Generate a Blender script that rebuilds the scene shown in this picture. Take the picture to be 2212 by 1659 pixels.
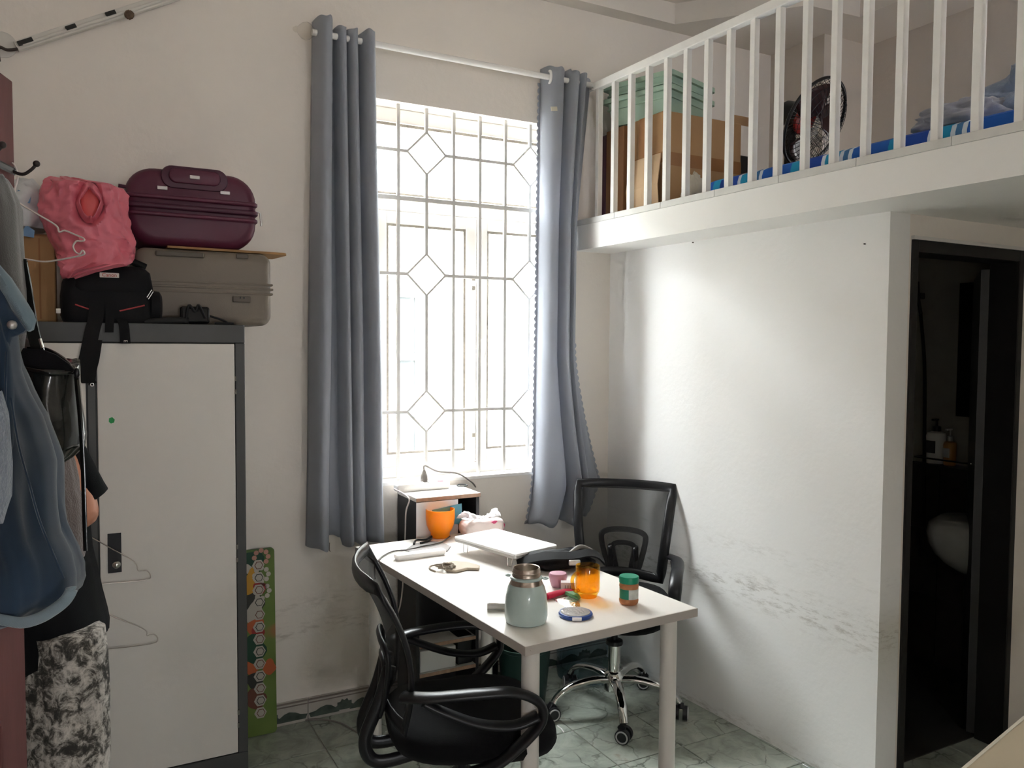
import bpy, math, random
from math import sin, cos, pi, radians, sqrt, atan2
from mathutils import Vector, Matrix, noise

for _o in list(bpy.data.objects):
    bpy.data.objects.remove(_o)
SC = bpy.context.scene
COL = SC.collection
random.seed(7)

# ------------------------------------------------------------------ camera
F, YAW, PITCH, ROLL, CAMH = 1752.18, -0.496045, 0.046421, 0.006396, 1.51
CX, CY = 1106.0, 829.5
_rz = Matrix.Rotation(YAW, 3, 'Z')
_fw = _rz @ Vector((0, cos(PITCH), -sin(PITCH)))
_rt0 = _rz @ Vector((1, 0, 0))
_up0 = _rt0.cross(_fw)
_rt = _rt0 * cos(ROLL) + _up0 * sin(ROLL)
_up = -_rt0 * sin(ROLL) + _up0 * cos(ROLL)
cam = bpy.data.cameras.new('camera')
cam.sensor_fit = 'HORIZONTAL'
cam.sensor_width = 36.0
cam.lens = F / 2212.0 * 36.0
cam.clip_start = 0.02
camo = bpy.data.objects.new('camera', cam)
COL.objects.link(camo)
camo.matrix_world = Matrix(((_rt.x, _up.x, -_fw.x, 0), (_rt.y, _up.y, -_fw.y, 0), (_rt.z, _up.z, -_fw.z, CAMH), (0, 0, 0, 1)))
SC.camera = camo

# ------------------------------------------------------------------ world, exposure, window and added fill portals
SKY = 10.0
w = bpy.data.worlds.new('overcast_sky')
SC.world = w
w.use_nodes = True
_nt = w.node_tree; _bg = _nt.nodes['Background']
_bg.inputs[0].default_value = (0.945, 0.96, 1.0, 1)
# overcast sky: brighter towards the zenith, L = SKY * (1 + 2 sin(elevation)) / 3
_tc = _nt.nodes.new('ShaderNodeTexCoord'); _sx = _nt.nodes.new('ShaderNodeSeparateXYZ'); _nt.links.new(_tc.outputs['Generated'], _sx.inputs[0])
_m1 = _nt.nodes.new('ShaderNodeMath'); _m1.operation = 'MAXIMUM'; _nt.links.new(_sx.outputs[2], _m1.inputs[0]); _m1.inputs[1].default_value = 0.0
_m2 = _nt.nodes.new('ShaderNodeMath'); _m2.operation = 'MULTIPLY_ADD'; _nt.links.new(_m1.outputs[0], _m2.inputs[0]); _m2.inputs[1].default_value = SKY*2/3; _m2.inputs[2].default_value = SKY/3
_nt.links.new(_m2.outputs[0], _bg.inputs[1])
SC.view_settings.view_transform = 'Standard'
SC.view_settings.look = 'None'
SC.view_settings.gamma = 1.0
SC.view_settings.use_curve_mapping = False
SC.view_settings.exposure = 3.34
SC.cycles.use_denoising = True
SC.cycles.max_bounces = 12
SC.cycles.diffuse_bounces = 7
SC.cycles.use_adaptive_sampling = True
SC.cycles.adaptive_threshold = 0.035
SC.cycles.glossy_bounces = 5
SC.cycles.transmission_bounces = 8
SC.cycles.transparent_max_bounces = 16
SC.cycles.sample_clamp_indirect = 6.0

D = 3.21            # inner face of the window wall
HL = 0.75           # table height
ZS0, ZS1 = 1.955, 2.093   # mezzanine slab
XL, XR, YB, ZC = -0.42, 3.62, -1.7, 3.16   # left wall, right wall, rear wall, ceiling
WX0, WX1, WZ0, WZ1 = 1.075, 2.06, 0.935, 2.515   # window opening
EY0, EY1, EZ1 = -0.15, 0.78, 2.02                # entrance doorway in the left wall

def portal(name, loc, rot, sx, sy):
    l = bpy.data.lights.new(name, 'AREA'); l.shape = 'RECTANGLE'; l.size = sx; l.size_y = sy
    l.cycles.is_portal = True
    o = bpy.data.objects.new(name, l); COL.objects.link(o); o.location = loc; o.rotation_euler = rot
portal('window_portal', ((WX0+WX1)/2, D+0.19, (WZ0+WZ1)/2), (radians(-90), 0, 0), WX1-WX0, WZ1-WZ0)

LWX0, LWX1, LWZ0, LWZ1 = 2.28, 2.74, 2.32, 2.82    # made-up loft opening behind the view, added for fill light
portal('loft_fill_portal', ((LWX0+LWX1)/2, YB-.17, (LWZ0+LWZ1)/2), (radians(90), 0, 0), LWX1-LWX0, LWZ1-LWZ0)
RWX0, RWX1, RWZ0, RWZ1 = 0.0, 0.4, 1.0, 1.4      # second unseen opening, invented to fill the lower left with light
portal('rear_fill_portal', ((RWX0+RWX1)/2, YB-.17, (RWZ0+RWZ1)/2), (radians(90), 0, 0), RWX1-RWX0, RWZ1-RWZ0)

# ------------------------------------------------------------------ helpers
def ray(x, y):
    return _fw + _rt * ((x-CX)/F) - _up * ((y-CY)/F)
O = Vector((0, 0, CAMH))
def at_y(x, y, Y):
    d = ray(x, y); return O + d * (Y/d.y)
def at_z(x, y, z):
    d = ray(x, y); return O + d * ((z-CAMH)/d.z)
def at_x(x, y, X):
    d = ray(x, y); return O + d * (X/d.x)
def at_d(x, y, dist):
    return O + ray(x, y) * dist
def V(*a): return Vector(a)

WM = {}
def thing(name, label, cat, loc=(0, 0, 0), rz=0.0, group=None, kind=None):
    o = bpy.data.objects.new(name, None); COL.objects.link(o)
    o.empty_display_size = 0.05
    o.location = loc; o.rotation_euler = (0, 0, rz)
    WM[o] = Matrix.Translation(Vector(loc)) @ Matrix.Rotation(rz, 4, 'Z')
    return tag(o, label, cat, group, kind)
def tag(o, label, cat, group=None, kind=None):
    o['label'] = label; o['category'] = cat
    if group: o['group'] = group
    if kind: o['kind'] = kind
    return o

class MB:
    def __init__(s): s.v = []; s.f = []
    def add(s, vs, fs, M=None):
        b = len(s.v)
        s.v += [Vector(p) if M is None else M @ Vector(p) for p in vs]
        s.f += [[i+b for i in f] for f in fs]; return s
    def box(s, c, d, M=None):
        x, y, z = d[0]/2, d[1]/2, d[2]/2
        vs = [(c[0]+a*x, c[1]+b*y, c[2]+e*z) for e in (-1, 1) for a, b in ((-1, -1), (1, -1), (1, 1), (-1, 1))]
        return s.add(vs, [[3, 2, 1, 0], [4, 5, 6, 7], [0, 1, 5, 4], [1, 2, 6, 5], [2, 3, 7, 6], [3, 0, 4, 7]], M)
    def bx(s, x0, x1, y0, y1, z0, z1, M=None):
        return s.box(((x0+x1)/2, (y0+y1)/2, (z0+z1)/2), (x1-x0, y1-y0, z1-z0), M)
    def prism(s, poly, z0, z1, M=None):
        n = len(poly)
        a = sum(poly[i][0]*poly[(i+1) % n][1]-poly[(i+1) % n][0]*poly[i][1] for i in range(n))
        if a < 0: poly = poly[::-1]
        vs = [(p[0], p[1], z0) for p in poly] + [(p[0], p[1], z1) for p in poly]
        fs = [list(range(n))[::-1], list(range(n, 2*n))] + [[i, (i+1) % n, n+(i+1) % n, n+i] for i in range(n)]
        return s.add(vs, fs, M)
    def loft(s, rings, cap=True, closed=True, M=None):
        n = len(rings[0]); vs = [p for r in rings for p in r]; fs = []
        for k in range(len(rings)-1):
            for i in range(n if closed else n-1):
                j = (i+1) % n
                fs.append([k*n+i, k*n+j, (k+1)*n+j, (k+1)*n+i])
        if cap and closed:
            fs.append(list(range(n))[::-1]); b = (len(rings)-1)*n; fs.append([b+i for i in range(n)])
        return s.add(vs, fs, M)
    def lathe(s, prof, n=28, c=(0, 0, 0), M=None, cap=True):
        rings = [[(c[0]+max(r, 1e-5)*cos(2*pi*i/n), c[1]+max(r, 1e-5)*sin(2*pi*i/n), c[2]+z) for i in range(n)] for r, z in prof]
        return s.loft(rings, cap, True, M)
    def cyl(s, a, b, r, n=16, r2=None):
        return s.tube([a, b], r if r2 is None else [r, r2], n)
    def tube(s, path, r, n=8, flat=None, up=None, closed=False, ph=0.0):
        P = [Vector(p) for p in path]; N = len(P)
        T = []
        for i in range(N):
            if closed: t = P[(i+1) % N]-P[i-1]
            else: t = P[min(i+1, N-1)]-P[max(i-1, 0)]
            T.append(t.normalized() if t.length > 1e-9 else Vector((0, 0, 1)))
        u = Vector(up) if up is not None else (Vector((0, 0, 1)) if abs(T[0].z) < .9 else Vector((1, 0, 0)))
        rings = []
        for i in range(N):
            if up is not None: u = Vector(up)
            u = (u - T[i]*u.dot(T[i]));
            if u.length < 1e-6: u = T[i].orthogonal()
            u.normalize()
            v = T[i].cross(u)
            ri = r[i] if isinstance(r, (list, tuple)) else r
            a, b = (ri, ri) if flat is None else (ri*flat[0], ri*flat[1])
            rings.append([P[i] + u*(a*cos(2*pi*k/n+ph)) + v*(b*sin(2*pi*k/n+ph)) for k in range(n)])
        if closed: rings.append(rings[0]); return s.loft(rings, False)
        return s.loft(rings, True)
    def band(s, path, wv, t):
        """flat strip of half width vector(s) wv and thickness t following path"""
        P = [Vector(p) for p in path]; N = len(P); rings = []
        for i in range(N):
            tt = (P[min(i+1, N-1)]-P[max(i-1, 0)]).normalized()
            wd = Vector(wv[i]) if isinstance(wv, list) else Vector(wv)
            nn = tt.cross(wd).normalized()*(t/2)
            rings.append([P[i]-wd-nn, P[i]+wd-nn, P[i]+wd+nn, P[i]-wd+nn])
        return s.loft(rings, True)
    def grid(s, fn, nu, nv, M=None, closed=False):
        vs = [fn(i/nu, j/nv) for j in range(nv+1) for i in range(nu+1)]
        fs = [[j*(nu+1)+i, j*(nu+1)+i+1, (j+1)*(nu+1)+i+1, (j+1)*(nu+1)+i] for j in range(nv) for i in range(nu)]
        return s.add(vs, fs, M)
    def sphere(s, c, r, nu=24, nv=14, fn=None, M=None):
        rr = (r, r, r) if not isinstance(r, (tuple, list)) else r
        vs = []
        for j in range(nv+1):
            th = pi*j/nv
            for i in range(nu):
                ph = 2*pi*i/nu
                d = Vector((sin(th)*cos(ph), sin(th)*sin(ph), -cos(th)))
                k = fn(d) if fn else 1.0
                vs.append((c[0]+d.x*rr[0]*k, c[1]+d.y*rr[1]*k, c[2]+d.z*rr[2]*k))
        fs = [[j*nu+i, j*nu+(i+1) % nu, (j+1)*nu+(i+1) % nu, (j+1)*nu+i] for j in range(nv) for i in range(nu)]
        return s.add(vs, fs, M)
    def build(s, name, mat, parent=None, smooth=None, bevel=0, seg=2, w=False, sub=0, label=None, solid=0):
        vs = s.v
        if w and parent is not None:
            Mi = WM[parent].inverted(); vs = [Mi @ p for p in vs]
        me = bpy.data.meshes.new(name)
        me.from_pydata([tuple(p) for p in vs], [], s.f)
        me.validate(); me.update()
        me.materials.append(MAT[mat] if isinstance(mat, str) else mat)
        if smooth is not None:
            me.polygons.foreach_set('use_smooth', [True]*len(me.polygons))
            if smooth < 170: me.set_sharp_from_angle(angle=radians(smooth))
        o = bpy.data.objects.new(name, me); COL.objects.link(o)
        if parent is not None:
            o.parent = parent; WM[o] = WM[parent]
        else: WM[o] = Matrix.Identity(4)
        if solid:
            m = o.modifiers.new('thickness', 'SOLIDIFY'); m.thickness = solid; m.offset = 0
        if bevel:
            m = o.modifiers.new('bevel', 'BEVEL'); m.width = bevel; m.segments = seg; m.limit_method = 'ANGLE'; m.angle_limit = radians(40)
        if sub:
            m = o.modifiers.new('subdivision', 'SUBSURF'); m.levels = sub; m.render_levels = sub
        if label: o['label'] = label
        return o
    def solo(s, name, mat, label, cat, group=None, kind=None, **k):
        """a thing that is one mesh, origin at the middle of its base"""
        lo = [min(p[i] for p in s.v) for i in range(3)]; hi = [max(p[i] for p in s.v) for i in range(3)]
        c = Vector(((lo[0]+hi[0])/2, (lo[1]+hi[1])/2, lo[2]))
        s.v = [p-c for p in s.v]
        o = s.build(name, mat, **k); o.location = c; WM[o] = Matrix.Translation(c)
        return tag(o, label, cat, group, kind)
    def struct(s, name, mat, label, cat='structure', **k):
        o = s.build(name, mat, **k); return tag(o, label, cat, None, 'structure')

def copy_tree(o, parent=None):
    c = o.copy(); COL.objects.link(c); c.parent = parent
    WM[c] = WM.get(o, Matrix.Identity(4))
    for ch in [x for x in bpy.data.objects if x.parent == o and x is not c]:
        copy_tree(ch, c)
    return c

def text_part(body, size, M, mat, parent, name, depth=0.0006, label=None):
    cu = bpy.data.curves.new(name, 'FONT'); cu.body = body; cu.size = size; cu.align_x = 'CENTER'; cu.align_y = 'CENTER'; cu.extrude = depth
    t = bpy.data.objects.new(name, cu); COL.objects.link(t)
    bpy.context.view_layer.update()
    me = bpy.data.meshes.new_from_object(t)
    bpy.data.objects.remove(t); bpy.data.curves.remove(cu)
    me.transform(WM[parent].inverted() @ M)
    me.materials.clear(); me.materials.append(MAT[mat])
    o = bpy.data.objects.new(name, me); COL.objects.link(o); o.parent = parent; WM[o] = WM[parent]
    if label: o['label'] = label
    return o

def basis(c, x, y):
    """matrix with origin c, local x and y axes in world"""
    x = Vector(x).normalized(); y = Vector(y); y = (y-x*y.dot(x)).normalized(); z = x.cross(y)
    M = Matrix((x, y, z)).transposed().to_4x4(); M.translation = Vector(c); return M

def smooth_path(pts, n=8):
    """Catmull-Rom through pts"""
    P = [Vector(p) for p in pts]; out = []
    for i in range(len(P)-1):
        a = P[max(i-1, 0)]; b = P[i]; c = P[i+1]; d = P[min(i+2, len(P)-1)]
        for k in range(n):
            t = k/n
            out.append(0.5*((2*b)+(c-a)*t+(2*a-5*b+4*c-d)*t*t+(3*b-a-3*c+d)*t**3))
    out.append(P[-1]); return out
def fbm(p, o=3): return noise.fractal(Vector(p), 1.0, 2.0, o)

# ------------------------------------------------------------------ materials
MAT = {}
def s2l(c): return tuple((x/12.92 if x <= .04045 else ((x+.055)/1.055)**2.4) for x in c)
def hexc(h): h = h.lstrip('#'); return s2l(tuple(int(h[i:i+2], 16)/255 for i in (0, 2, 4)))
def newmat(name):
    m = bpy.data.materials.new(name); m.use_nodes = True; MAT[name] = m
    nt = m.node_tree; b = nt.nodes['Principled BSDF']; return m, nt, b
def mat(name, col, rough=.5, metal=0, var=0.0, vscale=20, bump=0.0, bscale=200, trans=0, ior=1.45, alpha=1, sheen=0, coat=0, spec=.5, stretch=None):
    m, nt, b = newmat(name)
    c = hexc(col) if isinstance(col, str) else col
    b.inputs['Base Color'].default_value = (*c, 1)
    b.inputs['Roughness'].default_value = rough; b.inputs['Metallic'].default_value = metal
    b.inputs['Transmission Weight'].default_value = trans; b.inputs['IOR'].default_value = ior
    b.inputs['Alpha'].default_value = alpha; b.inputs['Sheen Weight'].default_value = sheen
    b.inputs['Coat Weight'].default_value = coat; b.inputs['Specular IOR Level'].default_value = spec
    tc = nt.nodes.new('ShaderNodeTexCoord'); src = tc.outputs['Object']
    if stretch:
        mp = nt.nodes.new('ShaderNodeMapping'); mp.inputs['Scale'].default_value = stretch; nt.links.new(src, mp.inputs[0]); src = mp.outputs[0]
    if var:
        n = nt.nodes.new('ShaderNodeTexNoise'); n.inputs['Scale'].default_value = vscale; n.inputs['Detail'].default_value = 4
        nt.links.new(src, n.inputs['Vector'])
        r = nt.nodes.new('ShaderNodeValToRGB'); r.color_ramp.elements[0].position = .3; r.color_ramp.elements[1].position = .7
        r.color_ramp.elements[0].color = (*[max(0, x*(1-var)) for x in c], 1); r.color_ramp.elements[1].color = (*[min(1, x*(1+var)) for x in c], 1)
        nt.links.new(n.outputs['Fac'], r.inputs[0]); nt.links.new(r.outputs[0], b.inputs['Base Color'])
    if bump:
        n = nt.nodes.new('ShaderNodeTexNoise'); n.inputs['Scale'].default_value = bscale; n.inputs['Detail'].default_value = 3
        nt.links.new(src, n.inputs['Vector'])
        bp = nt.nodes.new('ShaderNodeBump'); bp.inputs['Strength'].default_value = bump; bp.inputs['Distance'].default_value = .01
        nt.links.new(n.outputs['Fac'], bp.inputs['Height']); nt.links.new(bp.outputs[0], b.inputs['Normal'])
    return m
def N(nt, t, **k):
    n = nt.nodes.new(t)
    for a, v in k.items():
        if hasattr(n, a): setattr(n, a, v)
        else: n.inputs[a].default_value = v
    return n
def ramp(nt, src, stops, interp='LINEAR'):
    r = nt.nodes.new('ShaderNodeValToRGB'); r.color_ramp.interpolation = interp
    el = r.color_ramp.elements
    while len(el) < len(stops): el.new(.5)
    for e, (p, c) in zip(el, stops): e.position = p; e.color = (*c, 1) if len(c) == 3 else c
    nt.links.new(src, r.inputs[0]); return r.outputs[0]
def mixc(nt, fac, a, b):
    m = nt.nodes.new('ShaderNodeMix'); m.data_type = 'RGBA'
    for s, i in ((fac, 0), (a, 6), (b, 7)):
        if isinstance(s, (int, float)): m.inputs[i].default_value = s
        elif isinstance(s, tuple): m.inputs[i].default_value = (*s, 1)
        else: nt.links.new(s, m.inputs[i])
    return m.outputs[2]
def mth(nt, op, a, b=None, clamp=False):
    m = nt.nodes.new('ShaderNodeMath'); m.operation = op; m.use_clamp = clamp
    for s, i in ((a, 0), (b, 1)):
        if s is None: continue
        if isinstance(s, (int, float)): m.inputs[i].default_value = s
        else: nt.links.new(s, m.inputs[i])
    return m.outputs[0]

def wall_mat(name, col, bands=(), scuff=.35):
    """painted plaster; bands = (z, half width, strength) of grey scuffs at that height"""
    m, nt, b = newmat(name); b.inputs['Roughness'].default_value = .75
    c = hexc(col)
    tc = N(nt, 'ShaderNodeTexCoord'); sx = N(nt, 'ShaderNodeSeparateXYZ'); nt.links.new(tc.outputs['Object'], sx.inputs[0])
    n1 = N(nt, 'ShaderNodeTexNoise', Scale=1.3, Detail=5.0); nt.links.new(tc.outputs['Object'], n1.inputs['Vector'])
    base = ramp(nt, n1.outputs['Fac'], [(.3, tuple(x*.965 for x in c)), (.7, c)])
    mp = N(nt, 'ShaderNodeMapping', Scale=(6, 6, 26)); nt.links.new(tc.outputs['Object'], mp.inputs[0])
    n2 = N(nt, 'ShaderNodeTexNoise', Scale=2.2, Detail=8.0, Roughness=.75); nt.links.new(mp.outputs[0], n2.inputs['Vector'])
    streak = ramp(nt, n2.outputs['Fac'], [(.5, (0, 0, 0)), (.66, (1, 1, 1))])
    n3 = N(nt, 'ShaderNodeTexNoise', Scale=1.6, Detail=2.0); nt.links.new(tc.outputs['Object'], n3.inputs['Vector'])
    out = base
    for z, hw, st in bands:
        off = mth(nt, 'MULTIPLY', mth(nt, 'SUBTRACT', n3.outputs['Fac'], .5), .16)
        dz = mth(nt, 'ABSOLUTE', mth(nt, 'SUBTRACT', mth(nt, 'ADD', sx.outputs[2], off), z))
        k = mth(nt, 'SUBTRACT', 1.0, mth(nt, 'DIVIDE', dz, hw), True)
        k = mth(nt, 'MULTIPLY', mth(nt, 'MULTIPLY', k, streak), st, True)
        out = mixc(nt, k, out, tuple(x*y for x, y in zip(c, (.42, .39, .34))))
    nt.links.new(out, b.inputs['Base Color'])
    n4 = N(nt, 'ShaderNodeTexNoise', Scale=45.0, Detail=4.0); nt.links.new(tc.outputs['Object'], n4.inputs['Vector'])
    bp = N(nt, 'ShaderNodeBump', Strength=.12, Distance=.01); nt.links.new(n4.outputs['Fac'], bp.inputs['Height']); nt.links.new(bp.outputs[0], b.inputs['Normal'])
wall_mat('wall_paint', 'ECE5DD', [(.36, .07, .55), (.47, .04, .5)])
wall_mat('partition_paint', 'F0EFED', [(.56, .1, .8), (.74, .05, .28), (.02, .05, .7)])
wall_mat('plain_paint', 'EAE3DB')
wall_mat('loft_shade_paint', 'D5CCC2')  # shade of the loft put into a darker beige
wall_mat('ceiling_paint', 'E6DFD6')
mat('mezz_paint', 'F1F0ED', .55, var=.02, vscale=3, bump=.06, bscale=30)
mat('ledge_tile', 'D9D8D4', .4, var=.06, vscale=12)
mat('nail', '4A443C', .6)
mat('rail_paint', 'F2F1EE', .35, var=.02, vscale=30)
mat('grille_paint', 'DAD7D2', .4, var=.03, vscale=30)
mat('upvc', 'F2EFEC', .35)
mat('sealant', '9A938A', .7, var=.2, vscale=60)
mat('outside_white', '807F7A', .9)
mat('outside_glass', '3A3D3E', .9, var=.3, vscale=9)

def tile_mat():
    m, nt, b = newmat('floor_tile'); b.inputs['Roughness'].default_value = .22
    tc = N(nt, 'ShaderNodeTexCoord'); oi = N(nt, 'ShaderNodeObjectInfo')
    off = N(nt, 'ShaderNodeVectorMath', operation='SCALE'); off.inputs[0].default_value = (31, 17, 11); nt.links.new(oi.outputs['Random'], off.inputs['Scale'])
    ad = N(nt, 'ShaderNodeVectorMath', operation='ADD'); nt.links.new(tc.outputs['Object'], ad.inputs[0]); nt.links.new(off.outputs[0], ad.inputs[1])
    n1 = N(nt, 'ShaderNodeTexNoise', Scale=9.0, Detail=7.0, Roughness=.62, Distortion=.8); nt.links.new(ad.outputs[0], n1.inputs['Vector'])
    base = ramp(nt, n1.outputs['Fac'], [(.22, hexc('7C8379')), (.48, hexc('A3AA9F')), (.62, hexc('B4B9AE')), (.8, hexc('9A917D'))])
    nd = N(nt, 'ShaderNodeTexNoise', Scale=7.0, Detail=4.0); nt.links.new(ad.outputs[0], nd.inputs['Vector'])
    dm = N(nt, 'ShaderNodeVectorMath', operation='SCALE'); dm.inputs['Scale'].default_value = .16; nt.links.new(nd.outputs['Color'], dm.inputs[0])
    ad2 = N(nt, 'ShaderNodeVectorMath', operation='ADD'); nt.links.new(ad.outputs[0], ad2.inputs[0]); nt.links.new(dm.outputs[0], ad2.inputs[1])
    vo = N(nt, 'ShaderNodeTexVoronoi', feature='DISTANCE_TO_EDGE', Scale=7.0); nt.links.new(ad2.outputs[0], vo.inputs['Vector'])
    vein = ramp(nt, vo.outputs['Distance'], [(.0, (1, 1, 1)), (.035, (0, 0, 0))])
    nv = N(nt, 'ShaderNodeTexNoise', Scale=5.0, Detail=2.0); nt.links.new(ad.outputs[0], nv.inputs['Vector'])
    k = mth(nt, 'MULTIPLY', vein, ramp(nt, nv.outputs['Fac'], [(.42, (0, 0, 0)), (.62, (1, 1, 1))]))
    k = mth(nt, 'MULTIPLY', k, .75)
    nt.links.new(mixc(nt, k, base, hexc('454A42')), b.inputs['Base Color'])
tile_mat()
mat('grout', 'A5A298', .8, var=.15, vscale=20)
mat('baseboard_field', 'B9B3AB', .3, var=.1, vscale=14)
mat('baseboard_green', '4E5850', .3, var=.3, vscale=25)
mat('baseboard_stripe', '857B74', .3)
mat('concrete', '8A857C', .85)

def glass_mat(name, tint, fr=.06, rough=.02):
    m = bpy.data.materials.new(name); m.use_nodes = True; MAT[name] = m; nt = m.node_tree; nt.nodes.clear()
    o = N(nt, 'ShaderNodeOutputMaterial'); t = N(nt, 'ShaderNodeBsdfTransparent'); t.inputs[0].default_value = (*tint, 1)
    g = N(nt, 'ShaderNodeBsdfGlossy'); g.inputs['Roughness'].default_value = rough
    lw = N(nt, 'ShaderNodeLayerWeight', Blend=.5); mx = N(nt, 'ShaderNodeMixShader')
    nt.links.new(mth(nt, 'ADD', mth(nt, 'MULTIPLY', mth(nt, 'POWER', lw.outputs['Facing'], 5.0), .96), .04), mx.inputs[0]); nt.links.new(t.outputs[0], mx.inputs[1]); nt.links.new(g.outputs[0], mx.inputs[2]); nt.links.new(mx.outputs[0], o.inputs[0])
glass_mat('pane_glass', (.93, .95, .94))
glass_mat('jug_plastic', (.66, .76, .82), rough=.08)
glass_mat('clear_plastic', (.97, .96, .94), rough=.1)
glass_mat('amber_glass', (1.0, .74, .22), rough=.03)

def cloth(name, col, rough=.9, trans=0.0, var=.08, vscale=6, bump=.15, bscale=350, sheen=.3, col2=None):
    m = mat(name, col, rough, var=var, vscale=vscale, bump=bump, bscale=bscale, sheen=sheen, spec=.2)
    if trans:
        nt = m.node_tree; b = nt.nodes['Principled BSDF']; o = nt.nodes['Material Output']
        t = N(nt, 'ShaderNodeBsdfTranslucent'); t.inputs[0].default_value = (*hexc(col2 or col), 1)
        mx = N(nt, 'ShaderNodeMixShader'); mx.inputs[0].default_value = trans
        nt.links.new(b.outputs[0], mx.inputs[1]); nt.links.new(t.outputs[0], mx.inputs[2]); nt.links.new(mx.outputs[0], o.inputs[0])
cloth('curtain_fabric', 'AAAFB9', trans=.2, col2='C6C7CF', bump=.08, var=.03)
mat('eyelet', 'ECEBE8', .3)
mat('rod_white', 'EFEDEA', .25)
mat('care_tag', 'E4DDCB', .8)
mat('locker_dark', '4A4A49', .45, bump=.05, bscale=300)
mat('locker_door', 'DCD8D2', .5, bump=.04, bscale=300)
mat('locker_slot', '16161A', .5)
mat('steel', 'C9C7C3', .25, 1.0)
mat('steel_brushed', 'B7A99C', .32, 1.0, bump=.05, bscale=60, stretch=(1, 1, 12))
mat('chrome', 'E3E3E1', .07, 1.0)
mat('green_sticker', '2FA35A', .6)
mat('purple_shell', '5A2439', .42, bump=.05, bscale=350)
mat('purple_dark', '4B1F33', .45)
mat('silver_badge', 'D9D3D3', .3, .6)
mat('grey_shell', '7B7165', .5, bump=.06, bscale=300)
mat('grey_shell_dark', '5E564C', .5)
def cardboard(name, col):
    m = mat(name, col, .8, var=.07, vscale=3, bump=.06, bscale=120, stretch=(1, 1, .25))
cardboard('cardboard', 'A9845C'); cardboard('cardboard_old', '9C7850'); cardboard('cardboard_dark', '8A6240'); cardboard('cardboard_pale', 'C6A987')
mat('packing_tape', '9A6E48', .12, coat=.6)
mat('pink_film', 'D4707F', .38, var=.08, vscale=9, bump=.25, bscale=24)
mat('pink_inner', 'D9605F', .5, var=.1, vscale=12)
mat('film_white', 'C9CBCE', .35, var=.08, vscale=10, bump=.2, bscale=30)
mat('film_blue', '6C8FB4', .4)
cloth('nylon_black', '141416', .65, bump=.12, bscale=500, sheen=.03)
cloth('webbing_black', '161617', .7, bump=.2, bscale=700, sheen=.03)
mat('red_piping', 'A83C3E', .6); mat('label_white', 'DCD7D0', .5); mat('label_red', 'B9402E', .5)
mat('black_plastic', '17171A', .35, bump=.03, bscale=300)
mat('black_gloss', '121214', .15)
mat('black_rubber', '1C1C1D', .7)
mat('door_wood', '6A3E3C', .8, var=.12, vscale=5, bump=.08, bscale=40, stretch=(6, 6, 1))
mat('hook_metal', '2B2321', .5)
mat('wire_white', 'DBCFC9', .35)
mat('wire_steel', 'B7AFA8', .3, .7)
def denim(name, a, b_):
    m, nt, b = newmat(name); b.inputs['Roughness'].default_value = .9; b.inputs['Sheen Weight'].default_value = .3
    tc = N(nt, 'ShaderNodeTexCoord')
    n1 = N(nt, 'ShaderNodeTexNoise', Scale=5.0, Detail=6.0); nt.links.new(tc.outputs['Object'], n1.inputs['Vector'])
    wv = N(nt, 'ShaderNodeTexWave', Scale=420.0, Distortion=1.0, bands_direction='DIAGONAL'); nt.links.new(tc.outputs['Object'], wv.inputs['Vector'])
    f = mth(nt, 'ADD', mth(nt, 'MULTIPLY', n1.outputs['Fac'], .85), mth(nt, 'MULTIPLY', wv.outputs['Fac'], .12))
    nt.links.new(ramp(nt, f, [(.35, hexc(a)), (.75, hexc(b_))]), b.inputs['Base Color'])
    bp = N(nt, 'ShaderNodeBump', Strength=.2, Distance=.003); nt.links.new(wv.outputs['Fac'], bp.inputs['Height']); nt.links.new(bp.outputs[0], b.inputs['Normal'])
denim('denim', '10202F', '25405A'); denim('denim_pale', '62767F', '8697A0')
mat('stud', 'B9B6B4', .35, .7)
mat('leather', '191A18', .2, var=.1, vscale=20, bump=.03, bscale=250, coat=.35)
cloth('jacket_grey', '4E4B48', .8, sheen=.5); cloth('sweater_taupe', '5E504B', .9, sheen=.4, bump=.3, bscale=260); cloth('knit_grey', '7D8692', .9, bump=.5, bscale=220)
cloth('tee_black', '0F1012', .95, sheen=.02); mat('skin', 'C98D72', .5, var=.06, vscale=14); mat('hair', '15110F', .45)
def camo():
    m, nt, b = newmat('camo_print'); b.inputs['Roughness'].default_value = .9
    tc = N(nt, 'ShaderNodeTexCoord')
    n1 = N(nt, 'ShaderNodeTexNoise', Scale=34.0, Detail=10.0, Roughness=.74, Distortion=.5); nt.links.new(tc.outputs['Object'], n1.inputs['Vector'])
    n2 = N(nt, 'ShaderNodeTexNoise', Scale=7.0, Detail=3.0); nt.links.new(tc.outputs['Object'], n2.inputs['Vector'])
    f = mth(nt, 'ADD', mth(nt, 'MULTIPLY', n1.outputs['Fac'], .7), mth(nt, 'MULTIPLY', n2.outputs['Fac'], .3))
    nt.links.new(ramp(nt, f, [(.43, hexc('35332F')), (.475, hexc('55514B')), (.5, hexc('87827B')), (.54, hexc('B4AEA7')), (.6, hexc('CFC9C2'))]), b.inputs['Base Color'])
camo()
mat('table_top', 'EDE8E1', .28, bump=.01, bscale=300); mat('table_edge', 'B9B2AB', .45); mat('leg_paint', 'DAD6D0', .35)
cloth('seat_fabric', '0F0F10', .95, bump=.3, bscale=600, sheen=.03)
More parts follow.
